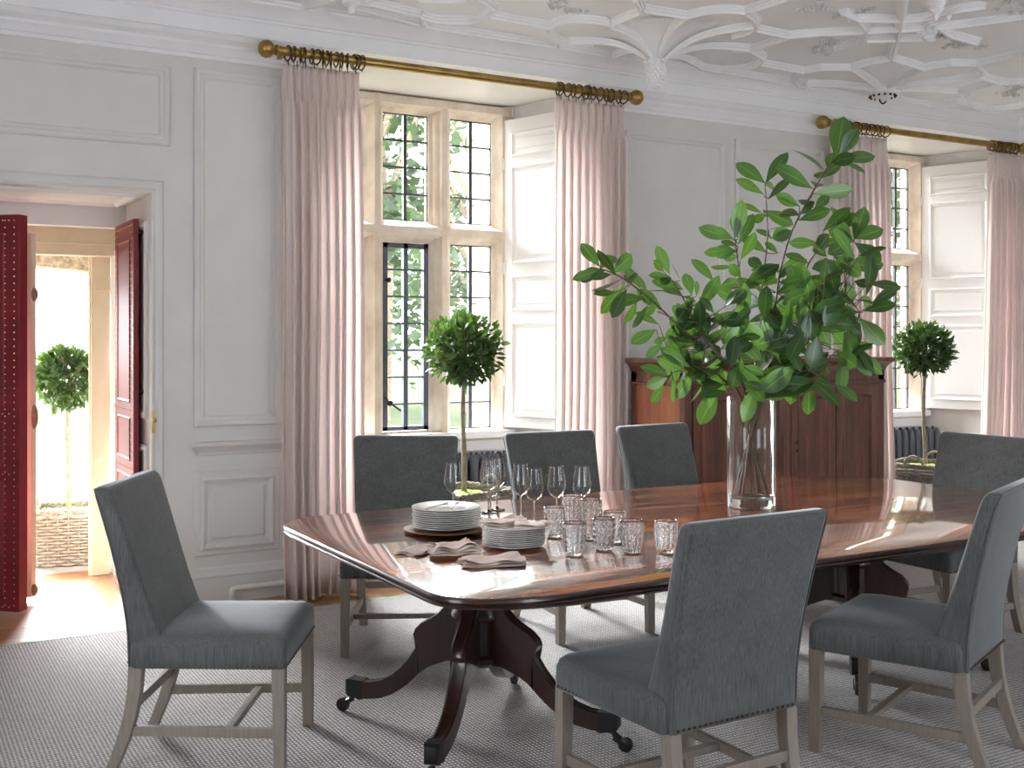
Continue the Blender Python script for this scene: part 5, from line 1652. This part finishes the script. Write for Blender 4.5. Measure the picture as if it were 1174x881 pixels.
q = MB()
q.lathe([(0.002, 0), (0.10, 0), (0.11, 0.002), (0.163, 0.012), (0.166, 0.016), (0.160, 0.018), (0.11, 0.008), (0.002, 0.007)], (0, 0, 0), 56)
o = q.build('charger_plate', M['charger'])
o.location = (1.985, 4.0, TZ)
tag(o, 'brown wooden charger under the tall stack of white dinner plates', 'charger')
stack(1.995, 4.01, TZ + 0.012, 0.137, 10, 0.0081, 'white dinner plate standing on the brown charger', 'dinner plates stacked on the charger')
stack(2.064, 3.588, TZ, 0.117, 10, 0.0072, 'white side plate beneath the pink napkins', 'side plates in the nearer stack')
for i, (dx, dy, a, lab) in enumerate(((-0.035, 0.01, 0.5, 'silver spoon lying on the topmost dinner plate, left one'), (0.03, -0.02, 0.9, 'silver spoon lying on the topmost dinner plate, right one'))):
    q = MB()
    q.tube([(-0.09, 0, 0.0), (-0.04, 0, 0.004), (0.02, 0, 0.007), (0.05, 0, 0.004)], [0.004, 0.0025, 0.002, 0.003], 8)
    q.lathe([(0.001, -0.003), (0.010, -0.0015), (0.016, 0.003), (0.0155, 0.0035), (0.009, 0.0), (0.001, -0.0015)], (0.066, 0, 0.003), 14)
    o = q.build('spoon', M['silver'])
    o.location = (1.995 + dx, 4.01 + dy, TZ + 0.012 + 9 * 0.0081 + 0.013)
    o.rotation_euler = (0, 0, a)
    tag(o, lab, 'spoon', 'spoons on the dinner plates')


def napkin(x, y, z, lx, ly, rz, seed, layers, lab):
    rr = random.Random(seed)
    root = empty('napkin', (x, y, z), rz)
    tag(root, lab, 'napkin', 'blush linen napkins')
    nx, ny = 16, 12
    f = [rr.uniform(0, 6) for _ in range(8)]
    for k_ in range(layers):
        q = MB()
        th = 0.004
        z0 = 0.001 + k_ * 0.0065
        sc = 1 - 0.05 * k_
        top = []
        for s in (0, 1):
            for i in range(nx + 1):
                for j in range(ny + 1):
                    u, v = i / nx * 2 - 1, j / ny * 2 - 1
                    X = u * lx / 2 * sc + 0.008 * math.sin(v * 3 + f[0] + k_) + (0.012 * v * v * (1 if u > 0 else -1) * rr.random() * 0)
                    Y = v * ly / 2 * sc + 0.007 * math.sin(u * 4 + f[1] + k_ * 2)
                    wv = 0.0045 * (1 + math.sin(u * 5 + f[2] + v * 2)) * (0.4 + 0.6 * abs(u)) + 0.003 * (1 + math.sin(v * 9 + f[3] + k_)) * max(0, u)
                    Z = z0 + (wv if True else 0) * (0.6 + 0.4 * k_) + s * th * (1 - 0.6 * max(abs(u), abs(v)) ** 8)
                    q.v.append((X, Y, Z))
        m = (nx + 1) * (ny + 1)
        A = lambda s, i, j: s * m + i * (ny + 1) + j
        for i in range(nx):
            for j in range(ny):
                q.f.append((A(1, i, j), A(1, i + 1, j), A(1, i + 1, j + 1), A(1, i, j + 1)))
                q.f.append((A(0, i, j), A(0, i, j + 1), A(0, i + 1, j + 1), A(0, i + 1, j)))
        for i in range(nx):
            q.f.append((A(0, i, 0), A(0, i + 1, 0), A(1, i + 1, 0), A(1, i, 0)))
            q.f.append((A(0, i + 1, ny), A(0, i, ny), A(1, i, ny), A(1, i + 1, ny)))
        for j in range(ny):
            q.f.append((A(0, 0, j + 1), A(0, 0, j), A(1, 0, j), A(1, 0, j + 1)))
            q.f.append((A(0, nx, j), A(0, nx, j + 1), A(1, nx, j + 1), A(1, nx, j)))
        q.build('folded_layer', M['linen'], root, angle=70)
    return root


napkin(1.715, 3.665, TZ, 0.16, 0.10, 0.5, 1, 2, 'blush napkin under the end of another, left of the plate stacks')
napkin(1.79, 3.545, TZ + 0.012, 0.17, 0.13, -0.2, 2, 4, 'thickly folded blush napkin in front of the dinner plates')
napkin(1.84, 3.345, TZ, 0.22, 0.13, -0.35, 3, 3, 'crumpled blush napkin nearest the table edge')
napkin(2.045, 3.63, TZ + 9 * 0.0072 + 0.0178, 0.16, 0.11, 0.1, 4, 2, 'blush napkin on the side plates, left of the pair')
napkin(2.10, 3.515, TZ + 9 * 0.0072 + 0.0178, 0.13, 0.10, -0.9, 5, 2, 'blush napkin on the side plates, right of the pair')

# wine glasses
def make_wine():
    root = empty('wine_glass')
    q = MB()
    rip = lambda a, z: 1 + 0.012 * math.cos(20 * a) * min(1, max(0, (z - 0.10) / 0.03)) * min(1, max(0, (0.215 - z) / 0.05))
    outer = [(0.004, 0.098), (0.014, 0.102), (0.026, 0.113), (0.036, 0.130), (0.0405, 0.150), (0.0405, 0.165), (0.037, 0.190), (0.033, 0.212), (0.0305, 0.232)]
    q.lathe(outer, (0, 0, 0), 60, cap=False, ripple=rip)
    inner = [(0.0295, 0.232), (0.032, 0.212), (0.036, 0.190), (0.0395, 0.165), (0.0395, 0.150), (0.035, 0.131), (0.025, 0.115), (0.013, 0.105), (0.002, 0.102)]
    q.lathe(inner, (0, 0, 0), 60, cap=False, ripple=rip)
    q.tube([(0.030 * math.cos(2 * PI * t / 40), 0.030 * math.sin(2 * PI * t / 40), 0.232) for t in range(41)], 0.0007, 5, cap=False)
    q.build('bowl', M['wineglass'], root, angle=60, flipfix=False)
    q = MB()
    q.lathe([(0.002, 0.0), (0.034, 0.0), (0.035, 0.0012), (0.02, 0.003), (0.008, 0.006), (0.0042, 0.014), (0.0036, 0.03), (0.0036, 0.08), (0.0048, 0.095), (0.002, 0.1005)], (0, 0, 0), 32)
    q.build('stem', M['glass'], root, angle=60)
    return root


WG = [((2.19, 4.335), 'clear fluted wine glass behind the dinner plates, leftmost of the group'),
      ((2.265, 4.133), 'clear fluted wine glass in front of a twin, between the two plate stacks'),
      ((2.371, 4.345), 'clear fluted wine glass hidden behind its twin, between the plate stacks'),
      ((2.445, 4.40), 'clear fluted wine glass at the back by the radiator, tall and narrow'),
      ((2.409, 4.128), 'clear fluted wine glass behind the side plates, its bowl overlapped by its neighbour'),
      ((2.378, 3.966), 'clear fluted wine glass directly behind the napkin-topped side plates'),
      ((2.506, 3.994), 'clear fluted wine glass second from the right of the group'),
      ((2.599, 3.941), 'clear fluted wine glass rightmost of the group, behind the tumblers')]
wg = make_wine()
for i, ((x, y), lab) in enumerate(WG):
    g = wg if i == 0 else copy_tree(wg)
    g.location = (x, y, TZ)
    g.rotation_euler = (0, 0, i * 0.7)
    tag(g, lab, 'wine glass', 'stemmed wine glasses on the table')


def tumbler_mesh(hh, r, name):
    q = MB()
    N = 112

    def rip(a, z):
        if z < 0.018 or z > hh - 0.004:
            return 1
        row = math.sin((z - 0.018) / 0.0105 * PI)
        return 1 + 0.07 * max(0, math.cos(14 * a)) ** 0.7 + 0.055 * max(0, -math.cos(14 * a)) * row

    outer = [(0.002, 0), (r * 0.60, 0.0), (r * 0.66, 0.003)]
    zs = [0.006 + (hh - 0.012) * i / 44 for i in range(45)]
    for z in zs:
        t = z / hh
        outer.append((r * (0.68 + 0.32 * min(1, t * 1.9) ** 0.55) * (0.98 + 0.02 * t), z))
    inner = [(ro - 0.0035, z) for ro, z in outer[3:] if z > 0.012][::-1]
    prof = outer + [(outer[-1][0], hh - 0.001), (outer[-1][0] - 0.0015, hh), (outer[-1][0] - 0.003, hh - 0.001)]
    rings = prof
    q.lathe(rings + inner + [(0.002, 0.012)], (0, 0, 0), N, ripple=rip)
    # inner wall should be smooth: rebuild radii for the inner part
    n_out = len(prof)
    for i in range(n_out, n_out + len(inner)):
        ro = inner[i - n_out][0]
        for k_ in range(N):
            a = 2 * PI * k_ / N
            q.v[i * N + k_] = (ro * math.cos(a), ro * math.sin(a), inner[i - n_out][1])
    return q.data(name, M['glass'], 60)


T1 = tumbler_mesh(0.118, 0.0405, 'tumbler')
T2 = tumbler_mesh(0.155, 0.040, 'tall_tumbler')
TM = [((2.301, 3.683), T1, 'short textured glass tumbler leftmost of the group, beside the side plates'),
      ((2.395, 3.70), T2, 'tall textured glass tumbler at the back left of the pair'),
      ((2.40, 3.575), T2, 'tall textured glass tumbler at the back right of the pair'),
      ((2.169, 3.337), T1, 'short textured glass tumbler in front, nearest the table edge'),
      ((2.315, 3.366), T1, 'short textured glass tumbler just right of the frontmost one'),
      ((2.438, 3.476), T1, 'short textured glass tumbler half hidden at the back of the group'),
      ((2.375, 3.275), T1, 'short textured glass tumbler standing clear, second from the right'),
      ((2.481, 3.214), T1, 'short textured glass tumbler rightmost, beside the foreground chair back')]
for i, ((x, y), me, lab) in enumerate(TM):
    o = bpy.data.objects.new(me.name.split('.')[0], me)
    COL.objects.link(o)
    o.location = (x, y, TZ)
    o.rotation_euler = (0, 0, i * 0.31)
    tag(o, lab, 'tumbler', 'textured glass tumblers')

# ------------------------------------------------------------------ outdoors
q = MB()
q.box(-60, 7.62, -0.20, 120, 150, -0.12)
tag(q.build('lawn', M['lawn'], smooth=False), 'bright mown lawn beyond the door and windows', 'grass', kind='stuff')
q = MB()
q.box(-0.6, 7.62, -0.119, 2.2, 9.3, 0.0)
tag(q.build('doorstep', M['paving'], bevel=0.01, smooth=False), 'pale stone doorstep outside the open door', 'step')
# the brick and stone wing seen through the near window
wing = empty('house_wing', (5.3, 7.27, -0.12))
tag(wing, 'pale brick wing of the house seen through the near window', 'building')
mbr = mat('pink_brick', rough=0.9)
c = coords(mbr)
br = nd(mbr, 'ShaderNodeTexBrick')
br.inputs['Scale'].default_value = 1
br.inputs['Brick Width'].default_value = 0.24
br.inputs['Row Height'].default_value = 0.08
br.inputs['Mortar Size'].default_value = 0.008
br.inputs['Color1'].default_value = (0.50, 0.34, 0.28, 1)
br.inputs['Color2'].default_value = (0.58, 0.42, 0.35, 1)
br.inputs['Mortar'].default_value = (0.6, 0.56, 0.5, 1)
mp = coords(mbr, (1, 1, 1), 'Object', (PI / 2, 0, 0))
lk(mbr, mp, br.inputs['Vector'])
lk(mbr, br.outputs[0], BSDF(mbr).inputs['Base Color'])
q = MB()
q.box(0.0, 0, 0, 1.25, 2.7, 6.0)
q.build('wall', mbr, wing, smooth=False)
q = MB()
for z in range(18):
    q.box(-0.03, 2.4, 0.33 * z, 0.32 if z % 2 else 0.2, 2.73, 0.33 * z + 0.31)
q.build('quoins', M['stone'], wing, smooth=False)
q = MB()
q.loft([[(-0.2, 0, 6.0), (1.45, 0, 6.0), (1.45, 2.9, 6.0), (-0.2, 2.9, 6.0)], [(0.5, 0, 7.2), (0.8, 0, 7.2), (0.8, 2.2, 7.2), (0.5, 2.2, 7.2)]])
q.build('roof', M['stone_out'], wing, smooth=False)


def far_tree(x, y, hgt, r, seed, lab, nl=2600):
    rr = random.Random(seed)
    root = empty('garden_tree', (x, y, -0.12))
    tag(root, lab, 'tree', 'garden trees beyond the windows')
    q = MB()
    q.tube([(0, 0, 0), (0.1, 0, hgt * 0.3), (0, 0.1, hgt * 0.7)], [0.22, 0.18, 0.06], 8)
    for i in range(7):
        a = rr.uniform(0, 6.28)
        q.tube([(0.05, 0, hgt * (0.25 + 0.05 * i)), (math.cos(a) * r * 0.6, math.sin(a) * r * 0.6, hgt * (0.45 + 0.06 * i))], [0.08, 0.03], 6)
    q.build('trunk', M['bark'], root)
    q = MB()
    blobs = [(Vector((rr.gauss(0, 0.45) * r, rr.gauss(0, 0.45) * r, hgt * rr.uniform(0.16, 0.92))), r * rr.uniform(0.35, 0.6)) for _ in range(18)]
    for i in range(nl):
        c_, br_ = rr.choice(blobs)
        d = Vector((rr.gauss(0, 1), rr.gauss(0, 1), rr.gauss(0, 1))).normalized()
        p = c_ + d * br_ * rr.uniform(0.6, 1.05)
        p.z = max(p.z, 0.75)
        t = Vector((rr.gauss(0, 1), rr.gauss(0, 1), rr.gauss(0, 0.6))).normalized()
        l = rr.uniform(0.16, 0.34)
        leaf_quad(q, p, p + t * l, 0.55, rr.uniform(0, 6.28), 2, 0.1, 0.1, 0.5)
    q.build('foliage', M['far_leaf'], root, angle=180, flipfix=False)
    return root


FT = [(7.2, 17.0, 9, 2.0, 'tall leafy tree seen through the middle panes of the near window'),
      (11.3, 21.5, 10, 2.3, 'leafy tree seen through the right panes of the near window'),
      (9.4, 27.0, 9.5, 2.6, 'rounded tree furthest away beyond the near window'),
      (16.2, 14.0, 9, 2.0, 'leafy tree seen through the panes of the far window'),
      (22.3, 18.0, 10, 2.3, 'tall tree seen at the edge of the far window')]
for i, (x, y, hh, r, lab) in enumerate(FT):
    far_tree(x, y, hh, r, 60 + i, lab)
